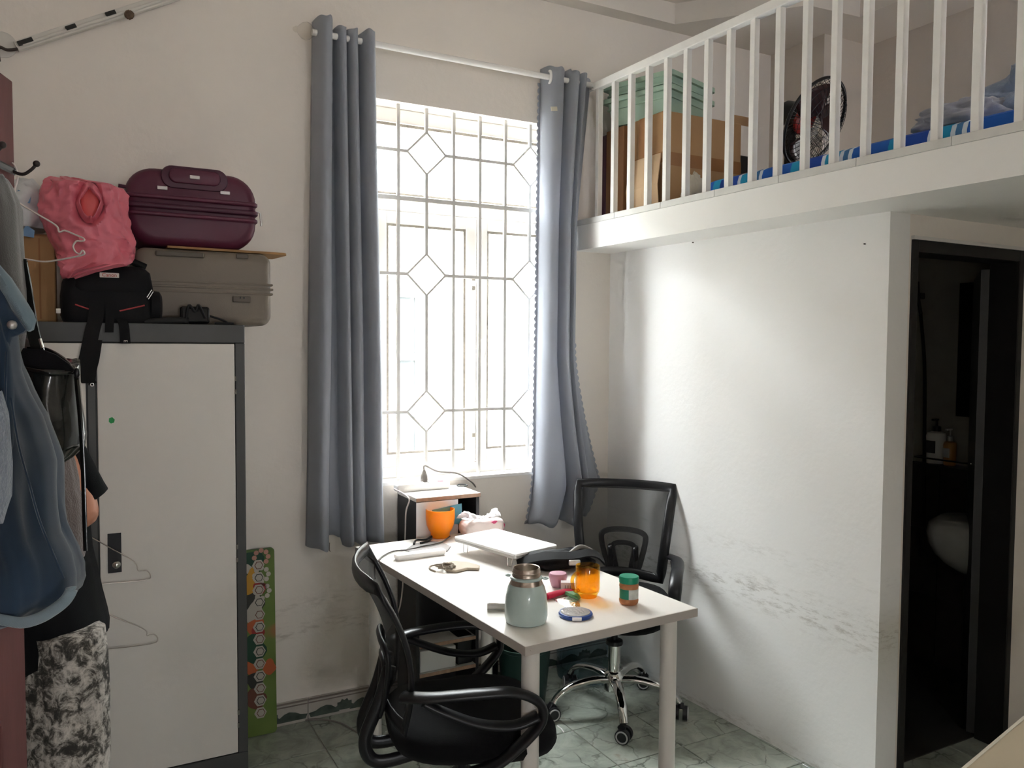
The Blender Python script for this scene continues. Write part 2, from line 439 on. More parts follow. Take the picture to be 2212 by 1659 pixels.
def mesh_mat():
    m = bpy.data.materials.new('mesh_fabric'); m.use_nodes = True; MAT['mesh_fabric'] = m; nt = m.node_tree; b = nt.nodes['Principled BSDF']; o = nt.nodes['Material Output']
    b.inputs['Base Color'].default_value = (*hexc('2B2928'), 1); b.inputs['Roughness'].default_value = .8
    t = N(nt, 'ShaderNodeBsdfTransparent'); mx = N(nt, 'ShaderNodeMixShader'); mx.inputs[0].default_value = .3
    nt.links.new(b.outputs[0], mx.inputs[1]); nt.links.new(t.outputs[0], mx.inputs[2]); nt.links.new(mx.outputs[0], o.inputs[0])
mesh_mat()
mat('caster_ring', 'B4B4B4', .4)
mat('wood_edge', 'A98A74', .5, var=.15, vscale=8, stretch=(8, 8, 1)); mat('shelf_top', 'E3DDD5', .35)
mat('shelf_black', '262425', .5)
mat('paper', 'DCDDDE', .8); mat('paper_white', 'F1EFEC', .75); mat('folder_teal', '5C97A6', .5)
mat('switch_red', 'B2374A', .4)
def plast(name, col, r=.35, tr=0.0): cloth(name, col, r, trans=tr, var=0, bump=0, sheen=0); MAT[name].node_tree.nodes['Principled BSDF'].inputs['Specular IOR Level'].default_value = .5
plast('orange_plastic', 'FBA820', .3, .3); plast('pink_plastic', 'C995A6', .35); plast('red_plastic', 'C4274A', .3); plast('teal_plastic', '0E8C6C', .35)
mat('tissue_wrap', 'E3D3CF', .35, var=.05, vscale=16, bump=.3, bscale=40); mat('tissue_pink', 'C94670', .5); cloth('tissue', 'F6F4F4', trans=.3, var=0)
mat('laptop_white', 'F3F2F0', .22); mat('laptop_grey', 'B8B4AF', .35, .3)
mat('coaster', '6F6863', .6, bump=.1); cloth('pouch_beige', 'B9AA98', .8); mat('cord', '4A433E', .5); mat('cord_grey', '7E7872', .5); mat('cord_beige', '8F8271', .6)
mat('mint_enamel', 'B4C6C2', .25, coat=.3)
mat('foil', 'D8D4C6', .18, .9, bump=.6, bscale=60); mat('foil_green', '5F8E62', .4)
mat('blue_enamel', '2E4E94', .3, coat=.3); mat('compact_plate', '86807C', .45, .4, bump=.25, bscale=110)
mat('peanut', 'B4784F', .5, var=.12, vscale=60); mat('jar_label', 'BFC3BE', .5, var=.15, vscale=50); mat('jar_label_green', '1F7F68', .5)
mat('box_white', 'DAD0D0', .5); mat('box_grey', '8F8688', .5)
mat('bin_green', '1F3A33', .45)
mat('fan_black', '171516', .35); mat('fan_blade', '3A1E1C', .3); mat('fan_red', 'A82A24', .4)
def stripes():
    m, nt, b = newmat('mattress_stripe'); b.inputs['Roughness'].default_value = .85
    tc = N(nt, 'ShaderNodeTexCoord'); sx = N(nt, 'ShaderNodeSeparateXYZ'); nt.links.new(tc.outputs['Object'], sx.inputs[0])
    f = mth(nt, 'FRACT', mth(nt, 'MULTIPLY', sx.outputs[1], 2.7))
    B, C, W_, S_ = hexc('1F63C2'), hexc('1E9CCB'), hexc('D9E2EE'), hexc('4A80B4')
    nt.links.new(ramp(nt, f, [(0, B), (.34, W_), (.38, S_), (.43, W_), (.47, C), (.62, W_), (.66, hexc('1A48A8')), (.9, C)], 'CONSTANT'), b.inputs['Base Color'])
stripes()
cloth('blanket', '8A99B4', .95, sheen=.6, bump=.25, bscale=90); cloth('blanket_grey', '9B9CA6', .95)
mat('crate_green', '9DB5A2', .5); cloth('mat_grey', '6E6E74', .9); mat('bag_pale', 'BDB6A6', .5, bump=.4, bscale=40)
mat('brown_rag', '7A6E62', .9, var=.2)
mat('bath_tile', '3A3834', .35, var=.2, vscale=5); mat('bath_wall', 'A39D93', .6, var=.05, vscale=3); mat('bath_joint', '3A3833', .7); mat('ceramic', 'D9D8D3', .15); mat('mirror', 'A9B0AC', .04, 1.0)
mat('alu_black', '211F1D', .45, .2); mat('door_edge', '8F8B84', .6, var=.25, vscale=30); mat('bottle_white', 'E2E0DB', .4); mat('bottle_amber', 'CF9A52', .35); mat('bottle_print', '4A4A4A', .6)
mat('shower_metal', '8C8C8C', .2, .9); mat('slipper', '0F0F10', .6)
mat('beige_board', 'C9BCA4', .45, var=.03, vscale=4); mat('beige_edge', 'E0D9CB', .4)
mat('tape_black', '2B2A27', .7); mat('trunking', 'D9D5CE', .45); mat('nest', '6F5C4B', .9, var=.3, vscale=60, bump=.8, bscale=80); mat('wire_dark', '4A4038', .6)
def board():
    m, nt, b = newmat('board_print'); b.inputs['Roughness'].default_value = .45
    tc = N(nt, 'ShaderNodeTexCoord')
    vo = N(nt, 'ShaderNodeTexNoise', Scale=6.5, Detail=1.0); nt.links.new(tc.outputs['Object'], vo.inputs['Vector'])
    nt.links.new(ramp(nt, vo.outputs['Fac'], [(0, hexc('2A4A2E')), (.36, hexc('4E6A2E')), (.44, hexc('647C34')), (.62, hexc('6E823C')), (.7, hexc('9A6E40'))]), b.inputs['Base Color'])
board()
for _n, _c in dict(print_green='1A4530', print_yellow='C28F2A', print_red='9A302C', print_orange='B85E34', print_white='B9B2A6', print_pink='C08F7C', print_dark='33342C', print_brown='6E4232').items(): mat(_n, _c, .45)

# ================================================================== STRUCTURE
T = 0.2
def pwx(y): return 2.3377 - .0481*(y-1.75)      # inner face of the partition
def edx(y): return 2.104 - .037*(y-2.16)        # front edge of the mezzanine
DX0, DX1, DZ = 2.447, 3.083, 1.872              # bathroom doorway

# floor: grout bed + one object per tile
g = MB().bx(XL-.1, XR+.1, YB-.1, D+.1, -.06, -.004)
floor = g.struct('floor', 'grout', 'green grey marbled tile floor with pale grout joints', 'floor')
TS = .2998
gx = 1.3285*1.511; gy = 1.546*1.51
tm = MB().box((0, 0, -.004), (TS-.004, TS-.004, .008)); t0 = tm.build('tile', 'floor_tile', floor, bevel=.0012, seg=1)
first = True
for i in range(-9, 7):
    for j in range(-9, 6):
        x0, y0 = gx+i*TS, gy+j*TS
        cx_, cy_ = x0+TS/2, y0+TS/2
        if cx_ < XL-.05 or cx_ > XR+.05 or cy_ < .3 or cy_ > D+.02: continue
        if first: o = t0; first = False
        else:
            o = t0.copy(); COL.objects.link(o); o.parent = floor
        o.location = (cx_, cy_, 0)
rest = MB().bx(XL, XR, YB, .3, -.004, -.0005).build('floor_rest', 'floor_tile', floor)

# window wall with opening
mb = MB()
mb.bx(XL-T, WX0, D, D+T, -.05, ZC+.1); mb.bx(WX1, XR+T, D, D+T, -.05, ZC+.1)
mb.bx(WX0, WX1, D, D+T, -.05, WZ0); mb.bx(WX0, WX1, D, D+T, WZ1, ZC+.1)
mb.struct('wall_back', 'wall_paint', 'white painted window wall with scuffs above the floor', 'wall')
mb = MB()
mb.bx(XL-T, XL, EY1, D, -.05, ZC+.1); mb.bx(XL-T, XL, YB-T, EY0, -.05, ZC+.1); mb.bx(XL-T, XL, EY0, EY1, EZ1, ZC+.1)
mb.struct('wall_left', 'plain_paint', 'white side wall with the open entrance doorway', 'wall')
mb = MB(); mb.bx(RWX1, LWX0, YB-T, YB, -.05, ZC+.1); mb.bx(LWX1, XR+T, YB-T, YB, -.05, ZC+.1); mb.bx(LWX0, LWX1, YB-T, YB, -.05, LWZ0); mb.bx(LWX0, LWX1, YB-T, YB, LWZ1, ZC+.1)
mb.bx(XL-T, RWX0, YB-T, YB, -.05, ZC+.1); mb.bx(RWX0, RWX1, YB-T, YB, -.05, RWZ0); mb.bx(RWX0, RWX1, YB-T, YB, RWZ1, ZC+.1)
MB().bx(LWX0-.3, LWX1+.3, YB-T-.75, YB-T, LWZ1+.05, LWZ1+.09).struct('light_block_slab', 'concrete', 'concrete awning slab added unseen to cut light into the added loft opening', 'blocker')  # unseen slab added to limit light through the loft fill opening
mb.struct('wall_rear', 'plain_paint', 'white wall behind the viewer', 'wall')
MB().bx(XR, XR+T, YB, D, ZS1, ZC+.1).struct('wall_right', 'loft_shade_paint', 'plain wall at the back of the sleeping loft', 'wall')
MB().bx(XR, XR+T, YB, 1.75, -.05, ZS1).struct('wall_right', 'plain_paint', 'plain wall under the loft beside the bathroom', 'wall')
MB().bx(XL-T, XR+T, YB-T, D+T, ZC, ZC+.12).struct('ceiling', 'ceiling_paint', 'white painted ceiling', 'ceiling')
# concrete pillar and ceiling beams over the loft
MB().bx(3.29, XR, 2.86, D, ZS1, ZC).struct('wall_pillar', 'loft_shade_paint', 'square plastered pillar in the loft corner', 'pillar')
ZB = 3.062
mb = MB(); mb.prism([(XL, D), (XL, 3.12), (2.572, 3.13), (2.955, 2.665), (3.27, 2.64), (3.285, YB), (XR, YB), (XR, D)], ZB, ZC)
mb.struct('trim_1', 'ceiling_paint', 'dropped plaster beam running round the ceiling edge', 'beam')

# partition under the mezzanine and the bathroom front wall
mb = MB(); mb.prism([(pwx(1.75), 1.75), (pwx(1.75)+.1, 1.75), (pwx(D)+.1, D), (pwx(D), D)], 0, ZS0)
part_wall = mb.struct('wall_partition', 'partition_paint', 'bright white partition wall with grey scuffs under the mezzanine', 'wall')
for px, py in ((1498, 524), (1869, 527)):
    d = ray(px, py); t = (2.3377+.0481*1.75)/(d.x+.0481*d.y); p = O+d*t
    MB().cyl(p+V(.004, 0, 0), p+V(-.006, 0, 0), .0025, 8).build('nail', 'nail', part_wall)
mb = MB()
mb.bx(pwx(1.75)+.1, DX0, 1.75, 1.85, 0, ZS0); mb.bx(pwx(1.75)+.02, pwx(1.75)+.1, 1.7505, 1.85, 0, ZS0); mb.bx(DX1, XR, 1.75, 1.85, 0, ZS0); mb.bx(DX0, DX1, 1.75, 1.85, DZ, ZS0)
mb.struct('wall_bathroom', 'plain_paint', 'grey white wall around the bathroom doorway', 'wall')

# mezzanine slab with ledge
mb = MB(); mb.prism([(edx(D), D), (edx(YB), YB), (XR, YB), (XR, D)], ZS0, ZS1-.026)
slab = mb.struct('wall_mezzanine', 'mezz_paint', 'white mezzanine slab with a deep front edge', 'mezzanine')
n = 0
y = D
while y > YB+.01:
    y2 = max(YB, y-.3)
    MB().prism([(edx(y)-.004, y-.0008), (edx(y2)-.004, y2+.0008), (edx(y2)+.3, y2+.0008), (edx(y)+.3, y-.0008)], ZS1-.0255, ZS1).build('ledge_tile', 'ledge_tile', slab, bevel=.001, seg=1)
    y = y2

# patterned skirting tiles on the window wall
bb = thing('baseboard_back', 'grey patterned skirting tiles along the window wall', 'baseboard', (0, 0, 0), kind='structure')
x = gx - 9*TS
k = 0
while x < pwx(D)-.02:
    x1 = min(x+TS, pwx(D)-.002)
    if x1 > XL+.02:
        xx = max(x, XL)
        tl = MB().bx(xx+.001, x1-.001, D-.011, D-.0005, 0, .092).build('skirting_tile', 'baseboard_field', bb, bevel=.0015, seg=1)
        c = (x+x1)/2; wdt = x1-x
        if wdt > .25 and x > .3:
            MB().bx(xx+.002, x1-.002, D-.0118, D-.0108, .082, .090).build('stripe', 'baseboard_stripe', tl)
            MB().bx(xx+.002, x1-.002, D-.0118, D-.0108, .070, .075).build('stripe', 'baseboard_stripe', tl)
            for sgn in (-1, 1):
                pts = [(0.02, .012), (.14, .012), (.147, .03), (.12, .034), (.1, .044), (.075, .05), (.055, .044), (.035, .03)]
                MB().prism([(c+sgn*a, b) for a, b in pts], 0, .001, Matrix(((1, 0, 0, 0), (0, 0, -1, D-.0109), (0, 1, 0, 0), (0, 0, 0, 1)))).build('leaf_motif', 'baseboard_green', tl)
            fan = [(0, .016)] + [(.042*cos(a)*(1 if q % 2 else .82), .018+.044*sin(a)*(1 if q % 2 else .82)) for q, a in enumerate([pi*i/12 for i in range(13)])]
            MB().prism([(c+a, b) for a, b in fan], 0, .0015, Matrix(((1, 0, 0, 0), (0, 0, -1, D-.0109), (0, 1, 0, 0), (0, 0, 0, 1)))).build('shell_motif', 'baseboard_green', tl)
    x += TS; k += 1

# ------------------------------------------------------------------ window
win = thing('window_1', 'tall white window with barred grille and open view to bright sky', 'window', ((WX0+WX1)/2, D+.1, WZ0), kind='structure')
YG = D+.13
fr = MB()
fw_ = .05
fr.bx(WX0, WX0+fw_, YG-.03, YG+.03, WZ0, WZ1); fr.bx(WX1-fw_, WX1, YG-.03, YG+.03, WZ0, WZ1)
fr.bx(WX0+fw_, WX1-fw_, YG-.03, YG+.03, WZ1-.06, WZ1); fr.bx(WX0+fw_, WX1-fw_, YG-.03, YG+.03, WZ0, WZ0+.05)
ZT = 2.115
fr.bx(WX0+fw_, WX1-fw_, YG-.03, YG+.03, ZT-.03, ZT+.035)
fr.build('window_frame', 'upvc', win, w=True, bevel=.004)
xm = 1.605
for nm, a, b in (('sash', WX0+fw_+.003, xm-.001), ('sash', xm+.001, WX1-fw_-.003)):
    s_ = MB(); yy = YG-.012; q = .052
    z0, z1 = WZ0+.053, ZT-.033
    s_.bx(a, a+q, yy-.022, yy+.022, z0, z1); s_.bx(b-q, b, yy-.022, yy+.022, z0, z1); s_.bx(a+q, b-q, yy-.022, yy+.022, z0, z0+q); s_.bx(a+q, b-q, yy-.022, yy+.022, z1-q, z1)
    so = s_.build('sash', 'upvc', win, w=True, bevel=.004)
    MB().bx(a+q-.004, b-q+.004, yy-.003, yy+.003, z0+q-.004, z1-q+.004).build('pane', 'pane_glass', so, w=True)
    bead = MB()
    for u0, u1, v0, v1 in ((a+q, a+q+.01, z0+q, z1-q), (b-q-.01, b-q, z0+q, z1-q), (a+q+.01, b-q-.01, z0+q, z0+q+.01), (a+q+.01, b-q-.01, z1-q-.01, z1-q)):
        bead.bx(u0, u1, yy-.016, yy-.006, v0, v1)
    bead.build('glazing_bead', 'sealant', so, w=True)
    hx = (b-.026) if b < 1.7 else (a+.026)
    hz = at_y(1012, 762, YG).z
    MB().tube([(hx, yy-.024, hz-.06), (hx, yy-.045, hz-.035), (hx, yy-.055, hz), (hx, yy-.045, hz+.035), (hx, yy-.024, hz+.06)], .007, 8).build('pull_handle', 'upvc', so, w=True, smooth=60)
MB().bx(WX0+fw_-.003, WX1-fw_+.003, YG-.004, YG+.004, ZT+.03, WZ1-.057).build('pane', 'pane_glass', win, w=True)
la = at_y(1020, 885, YG-.04)
MB().tube([(1.59, YG-.036, la.z+.03), (1.598, YG-.05, la.z+.015), (1.606, YG-.05, la.z-.02)], .006, 8).build('latch', 'upvc', win, w=True, smooth=60)
for yy in (602, 622, 940): 
    p = at_y(1024, yy, YG-.04); MB().box((p.x, YG-.036, p.z), (.012, .006, .016)).build('latch_keeper', 'sealant', win, w=True)
sl = MB(); sl.bx(WX0+.004, WX1-.004, YG-.036, YG-.03, WZ1-.075, WZ1-.063); sl.bx(WX0+.01, WX1-.01, YG-.036, YG-.031, ZT+.037, ZT+.046)
sl.build('sealant_line', 'sealant', win, w=True)
MB().bx(WX0-.001, WX1+.001, D-.004, YG-.03, WZ0-.012, WZ0+.003).build('window_sill', 'upvc', win, w=True, bevel=.002)
# security grille: its own thing
gr = thing('window_grille', 'white steel window grille with diamond shapes', 'grille', (1.588, D+.035, WZ0))
YGR = D+.035; R = .0065; z_rows = [2.325, 1.813, 1.228]; zt = 2.128
xs = [1.208+.1265*i for i in range(-1, 8)]; DH = .088
for i, xb in enumerate(xs):
    if xb > WX1-.02: continue
    dia = (i-1) in (1, 5)
    if not dia:
        MB().bx(xb-R, xb+R, YGR-R, YGR+R, WZ0+.003, WZ1-.001).build('vertical_bar', 'grille_paint', gr, w=True)
    else:
        zz = [WZ1-.001]
        for zr in z_rows: zz += [zr+DH, zr-DH]
        zz.append(WZ0+.003)
        for q in range(0, len(zz), 2): MB().bx(xb-R, xb+R, YGR-R, YGR+R, zz[q+1], zz[q]).build('vertical_bar', 'grille_paint', gr, w=True)
        for zr in z_rows:
            r_ = DH; MB().tube([(xb, YGR, zr+r_), (xb+r_, YGR, zr), (xb, YGR, zr-r_), (xb-r_, YGR, zr)], R*1.35, 4, closed=True, up=(0, 1, 0), ph=pi/4).build('diamond', 'grille_paint', gr, w=True)
for zr in z_rows:
    xa = WX0
    for xd in (xs[2], xs[6]):
        MB().bx(xa, xd-DH, YGR-R*.9, YGR+R*.9, zr-R, zr+R).build('cross_bar', 'grille_paint', gr, w=True); xa = xd+DH
    MB().bx(xa, WX1, YGR-R*.9, YGR+R*.9, zr-R, zr+R).build('cross_bar', 'grille_paint', gr, w=True)
MB().bx(WX0, WX1, YGR-R*.9, YGR+R*.9, zt-.009, zt+.009).build('cross_bar', 'grille_paint', gr, w=True)

# neighbouring house outside
nb = thing('neighbour_house', 'pale neighbouring house wall with a window seen through the glass', 'building', (2.6, 6.6, -3))
MB().bx(-3.5, 9.5, 6.6, 6.9, -3, 4.3).build('wall', 'outside_white', nb, w=True)
p0 = at_y(836, 626, 6.6); p1 = at_y(904, 1000, 6.6)
wf = MB(); a, b, c, d_ = p0.x-.25, p1.x, p1.z, p0.z
wf.bx(a, b, 6.56, 6.598, c, d_)
w1 = wf.build('window', 'outside_glass', nb, w=True)
fb = MB()
for u in (a, (a+b)/2-.02, b-.05): fb.bx(u, u+.05, 6.52, 6.559, c, d_)
for v in (c, c+.9, d_-.06): fb.bx(a, b, 6.53, 6.559, v, v+.06)
fb.build('window_frame', 'outside_white', w1, w=True)
MB().bx(-6, 12, D+T+.2, 14, -3.2, -3).solo('yard_ground', 'concrete', 'pale concrete yard far below the window', 'ground', kind='structure')
MB().bx(-2.2, XL-T, -2, 2.5, -.2, -.02).struct('floor_entry_block', 'concrete', 'added unseen concrete floor of the box closing off the entrance', 'floor')
mb = MB(); mb.bx(-2.3, -2.2, -2.1, 2.6, -.2, ZC); mb.bx(-2.2, XL-T, -2.1, -2, -.2, ZC); mb.bx(-2.2, XL-T, 2.5, 2.6, -.2, ZC); mb.bx(-2.3, XL-T, -2.1, 2.6, ZC, ZC+.1)  # enclosure added out of view to stop daylight coming through the doorway
mb.struct('wall_entry_block', 'plain_paint', 'added unseen walls keeping daylight out of the entrance', 'wall')

# ------------------------------------------------------------------ bathroom
mb = MB(); BX = 3.62
mb.bx(BX, BX+.08, 1.85, D, .96, ZS0)
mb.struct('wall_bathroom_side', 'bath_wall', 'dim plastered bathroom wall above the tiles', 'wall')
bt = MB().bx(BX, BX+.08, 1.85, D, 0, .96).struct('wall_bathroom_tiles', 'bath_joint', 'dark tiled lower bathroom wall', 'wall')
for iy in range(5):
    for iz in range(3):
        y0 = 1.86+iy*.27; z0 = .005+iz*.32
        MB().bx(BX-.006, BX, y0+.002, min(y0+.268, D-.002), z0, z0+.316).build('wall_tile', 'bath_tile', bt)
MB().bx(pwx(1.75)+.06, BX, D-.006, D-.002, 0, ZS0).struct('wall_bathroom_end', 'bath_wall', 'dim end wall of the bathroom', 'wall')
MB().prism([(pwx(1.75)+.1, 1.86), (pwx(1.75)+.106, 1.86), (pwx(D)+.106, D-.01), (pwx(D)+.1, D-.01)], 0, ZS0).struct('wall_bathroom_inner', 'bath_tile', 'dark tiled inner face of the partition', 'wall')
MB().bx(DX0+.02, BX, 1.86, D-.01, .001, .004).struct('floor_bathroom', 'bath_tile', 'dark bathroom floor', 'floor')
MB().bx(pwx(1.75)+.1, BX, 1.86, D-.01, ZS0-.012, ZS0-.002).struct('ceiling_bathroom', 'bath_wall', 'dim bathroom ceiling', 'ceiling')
# door: dark frame and leaf
dr = thing('door_1', 'narrow dark metal bathroom door standing open inwards', 'door', (DX1, 1.8, 0), kind='structure')
f_ = MB(); q = .03
f_.bx(DX0, DX0+q, 1.742, 1.855, 0, DZ); f_.bx(DX1-q, DX1, 1.742, 1.855, 0, DZ); f_.bx(DX0+q, DX1-q, 1.742, 1.855, DZ-q-.01, DZ)
f_.build('door_frame', 'alu_black', dr, w=True, bevel=.003)
MB().bx(DX0-.002, DX1+.002, 1.738, 1.75, DZ, DZ+.012).build('frame_trim', 'grille_paint', dr, w=True)
ph = radians(55.5); dv = V(sin(ph), cos(ph), 0); nv = V(cos(ph), -sin(ph), 0); hp = V(DX1-.035, 1.862, 0)
L = .57
Mx = basis(hp, dv, (0, 0, 1))
lf = MB().bx(0, L-.018, .02, DZ-.06, -.018, .018, Mx).build('door_leaf', 'alu_black', dr, w=True)
MB().bx(L-.018, L, .02, DZ-.06, -.018, .018, Mx).build('leaf_edge', 'door_edge', lf, w=True)
MB().bx(L-.06, L-.02, .86, .93, .018, .03, Mx).build('lock', 'black_plastic', lf, w=True)
# fittings on the far wall
def bw(px, py): return at_x(px, py, BX)
mi = MB(); a = bw(2077, 612); b = bw(2150, 905)
mi.bx(BX-.012, BX-.001, b.y-.25, a.y, b.z, a.z)
mi.solo('bathroom_mirror', 'mirror', 'dark rectangular mirror on the bathroom wall', 'mirror')
a = bw(2015, 997); b = bw(2140, 1010); zs = a.z
sh = thing('bathroom_shelf', 'thin wall shelf under the bathroom mirror', 'shelf', (BX-.06, a.y-.2, zs-.02))
MB().bx(BX-.12, BX-.001, b.y-.25, a.y+.02, zs-.012, zs).build('shelf_board', 'bath_tile', sh, w=True)
MB().tube([(BX-.003, a.y+.015, zs+.03), (BX-.118, a.y+.015, zs+.03), (BX-.118, b.y-.24, zs+.03), (BX-.003, b.y-.24, zs+.03)], .004, 6).build('shelf_rail', 'shower_metal', sh, w=True)
def pump_bottle(y, r, h, mats, label, cap):
    t = thing('pump_bottle', label, 'bottle', (BX-.06, y, zs), group='bottles on the bathroom shelf')
    MB().lathe([(r*.7, 0), (r*.92, .004), (r*.95, h*.5), (r, h*.86), (r*.85, h*.95), (r*.4, h), (0, h)], 20).build('body', mats, t, smooth=40)
    MB().lathe([(r*.42, h*.99), (r*.42, h+.022), (r*.12, h+.026), (r*.12, h+.05), (0, h+.05)], 14).build('pump_collar', cap, t, smooth=40)
    MB().box((-.012, 0, h+.054), (.042, .012, .009)).build('pump_spout', cap, t, bevel=.002)
    MB().bx(-r*1.01-.001, -r*.9, -r*.5, r*.5, h*.35, h*.72).build('print', 'bottle_print' if mats == 'bottle_white' else 'bottle_white', t)
pump_bottle(bw(2040, 950).y, .044, .155, 'bottle_white', 'white pump bottle with black pump on the bathroom shelf', 'black_plastic')
pump_bottle(bw(2070, 950).y, .028, .115, 'bottle_amber', 'smaller amber pump bottle beside the white one', 'bottle_white')
sk = thing('wash_basin', 'small white ceramic basin on the bathroom wall', 'sink', (BX-.2, bw(2140, 1100).y-.1, .62))
MB().sphere((0, 0, .08), (.19, .24, .17), 24, 12, fn=lambda d: 1 if d.z < .45 else .45/d.z).build('bowl', 'ceramic', sk, smooth=50)
MB().lathe([(.02, -.3), (.02, 0), (.03, .01)], 12).build('drain_pipe', 'shower_metal', sk, smooth=40)
MB().tube([(.16, 0, .14), (.16, 0, .22), (.08, 0, .23), (.06, 0, .2)], .012, 8).build('tap', 'shower_metal', sk, smooth=50)
ss = thing('hand_shower', 'hand shower with long dark hose on the bathroom wall', 'shower', tuple(bw(1998, 640)))
p = [bw(1990, 612), bw(1996, 645), bw(2003, 680)]
MB().tube([q_+V(-.05, 0, 0) for q_ in p], [.022, .012, .01], 10).build('shower_head', 'shower_metal', ss, w=True, smooth=50)
MB().tube(smooth_path([bw(2003, 680)+V(-.05, 0, 0), bw(2006, 800)+V(-.03, 0, 0), bw(2005, 1000)+V(-.03, 0, 0), bw(2004, 1150)+V(-.03, 0, 0), bw(1996, 1200)+V(-.03, 0, 0), bw(1985, 1150)+V(-.01, 0, 0)], 6), .008, 8).build('shower_hose', 'black_rubber', ss, w=True, smooth=60)
MB().box(tuple(bw(1993, 640)+V(-.02, 0, 0)), (.04, .03, .03)).build('shower_holder', 'shower_metal', ss, w=True, bevel=.004)

# ================================================================== RAILING, CURTAINS
rl = thing('mezzanine_railing', 'white square bar railing along the mezzanine edge', 'railing', (edx(2)+.035, 2, ZS1))
for k in range(22):
    y = 3.078-.1142*k
    MB().box((edx(y)+.035, y, (ZS1+2.67)/2), (.024, .024, 2.67-ZS1)).build('baluster', 'rail_paint', rl, w=True, bevel=.0015, seg=1)
ya, yb = 3.105, 3.078-.1142*21-.06
mb = MB(); mb.prism([(edx(ya)+.018, ya), (edx(yb)+.018, yb), (edx(yb)+.052, yb), (edx(ya)+.052, ya)], 2.668, 2.702)
mb.build('top_rail', 'rail_paint', rl, w=True, bevel=.003)

YC = 3.15
rod = thing('curtain_rod', 'white curtain rod with clear round finials above the window', 'curtain rod', (1.47, YC, 2.706))
MB().cyl((.825, YC, 2.706), (2.15, YC, 2.706), .0125, 16).build('pole', 'rod_white', rod, w=True, smooth=50)
for x, s in ((.803, -1), (2.172, 1)):
    MB().lathe([(0, -.034), (.014, -.03), (.03, -.012), (.034, 0), (.03, .014), (.018, .028), (.01, .034), (.012, .04), (.006, .05), (0, .052)], 12, M=basis((x, YC, 2.706), (0, 1, 0), (0, 0, 1)) @ Matrix.Rotation(0 if s > 0 else pi, 4, 'X')).build('finial', 'clear_plastic', rod, w=True, smooth=25)
    bxp = x-s*.055
    MB().bx(bxp-.008, bxp+.008, YC, D, 2.686, 2.698).build('bracket', 'rod_white', rod, w=True)

def curtain(name, label, edges, ztop, zbot, segs, nu=160, nv=70, seed=0.0):
    """edges(v) -> x0, x1 (v=0 at the top); segs = (u end at top, u end at bottom, depth): depth > 0 a round pleat to the front, < 0 a flat recess"""
    t = thing(name, label, 'curtain', ((edges(0)[0]+edges(0)[1])/2, YC, zbot(0.5)), group='grey eyelet curtains')
    def pt(u, v):
        x0, x1 = edges(v); a = 0.0
        for e0, e1, dp in segs:
            b = e0+(e1-e0)*v
            if u <= b+1e-6: break
            a = b
        k = (u-a)/max(b-a, 1e-4); hump = max(0.0, 4*k*(1-k))**.5
        zb = zbot(u); z = ztop(u)+(zb-ztop(u))*v
        back = YC+.05
        y = back-(dp*hump*(1+.15*v) if dp > 0 else 0.004*hump)
        wob = .010*noise.noise((u*5+seed, v*2.5, 0))*v
        x = x0+(x1-x0)*u+.007*noise.noise((u*7, v*3, seed))*v
        return (x, min(y+wob, D-.008), z)
    MB().grid(pt, nu, nv).build('panel', 'curtain_fabric', t, w=True, smooth=180, solid=.0012)
    return t, pt
cl, _ = curtain('curtain', 'long grey eyelet curtain left of the window, hanging lower', lambda v: (.838-.036*v, 1.078+.034*v), lambda u: 2.762-.02*(u > .3)+.004*sin(40*u), lambda u: .712+.008*sin(24*u)+.026*(.28 < u < .46),
                ((.29, .27, .105), (.325, .46, -1), (.52, .585, .085), (.71, .765, .085), (.735, .77, -1), (1.0, 1.0, .1)), seed=1.0)
def redge(v):
    x0 = 1.866-.02*v-.035*max(0, (v-.86)/.14)**2
    x1 = 2.13-.21*min(v, .33)-.02*max(0, v-.33)+.155*max(0, min(1, (v-.62)/.3))**1.3-.06*max(0, (v-.93)/.07)
    return x0, x1
cr, rpt = curtain('curtain', 'grey eyelet curtain with scalloped edge by the mezzanine', redge, lambda u: 2.752+.004*sin(30*u)-.012*(u > .45), lambda u: .70+.012*sin(18*u)+.1*max(0, u-.72),
                  ((.42, .47, .075), (.64, .62, .1), (.79, .72, .09), (1.0, 1.0, .03)), nv=90, seed=2.3)
for side, u in (('left', 0.0), ('right', 1.0)):
    def sc(a, b, u=u):
        p = Vector(rpt(u, b)); s = -1 if u == 0 else 1
        z = p.z; k = abs(sin(pi*z/.03))**.6
        return (p.x + s*a*(.004+.011*k), p.y - .003, z)
    if u == 1.0:
        MB().grid(lambda a, b: sc(a, .6+.4*b), 2, 160).build('scalloped_edge', 'curtain_fabric', cr, w=True, smooth=180, solid=.0012)
    else:
        MB().grid(lambda a, b: sc(a, .03+.97*b), 2, 400).build('scalloped_edge', 'curtain_fabric', cr, w=True, smooth=180, solid=.0012)
def torus(c, axis, R_, r_, n=28, m=8):
    ax = Vector(axis).normalized(); u = ax.orthogonal().normalized(); v = ax.cross(u)
    return MB().tube([Vector(c)+(u*cos(2*pi*i/n)+v*sin(2*pi*i/n))*R_ for i in range(n)], r_, m, up=tuple(ax), closed=True)
torus((1.884, YC, 2.706), (1, -.25, 0), .026, .0065).build('eyelet', 'eyelet', cr, w=True, smooth=180)
tp = at_y(1197, 235, 3.085)
MB().box((0, 0, 0), (.052, .003, .018), Matrix.Translation(tp) @ Matrix.Rotation(radians(28), 4, 'Z') @ Matrix.Rotation(radians(-14), 4, 'Y')).build('care_tag', 'care_tag', cr, w=True)

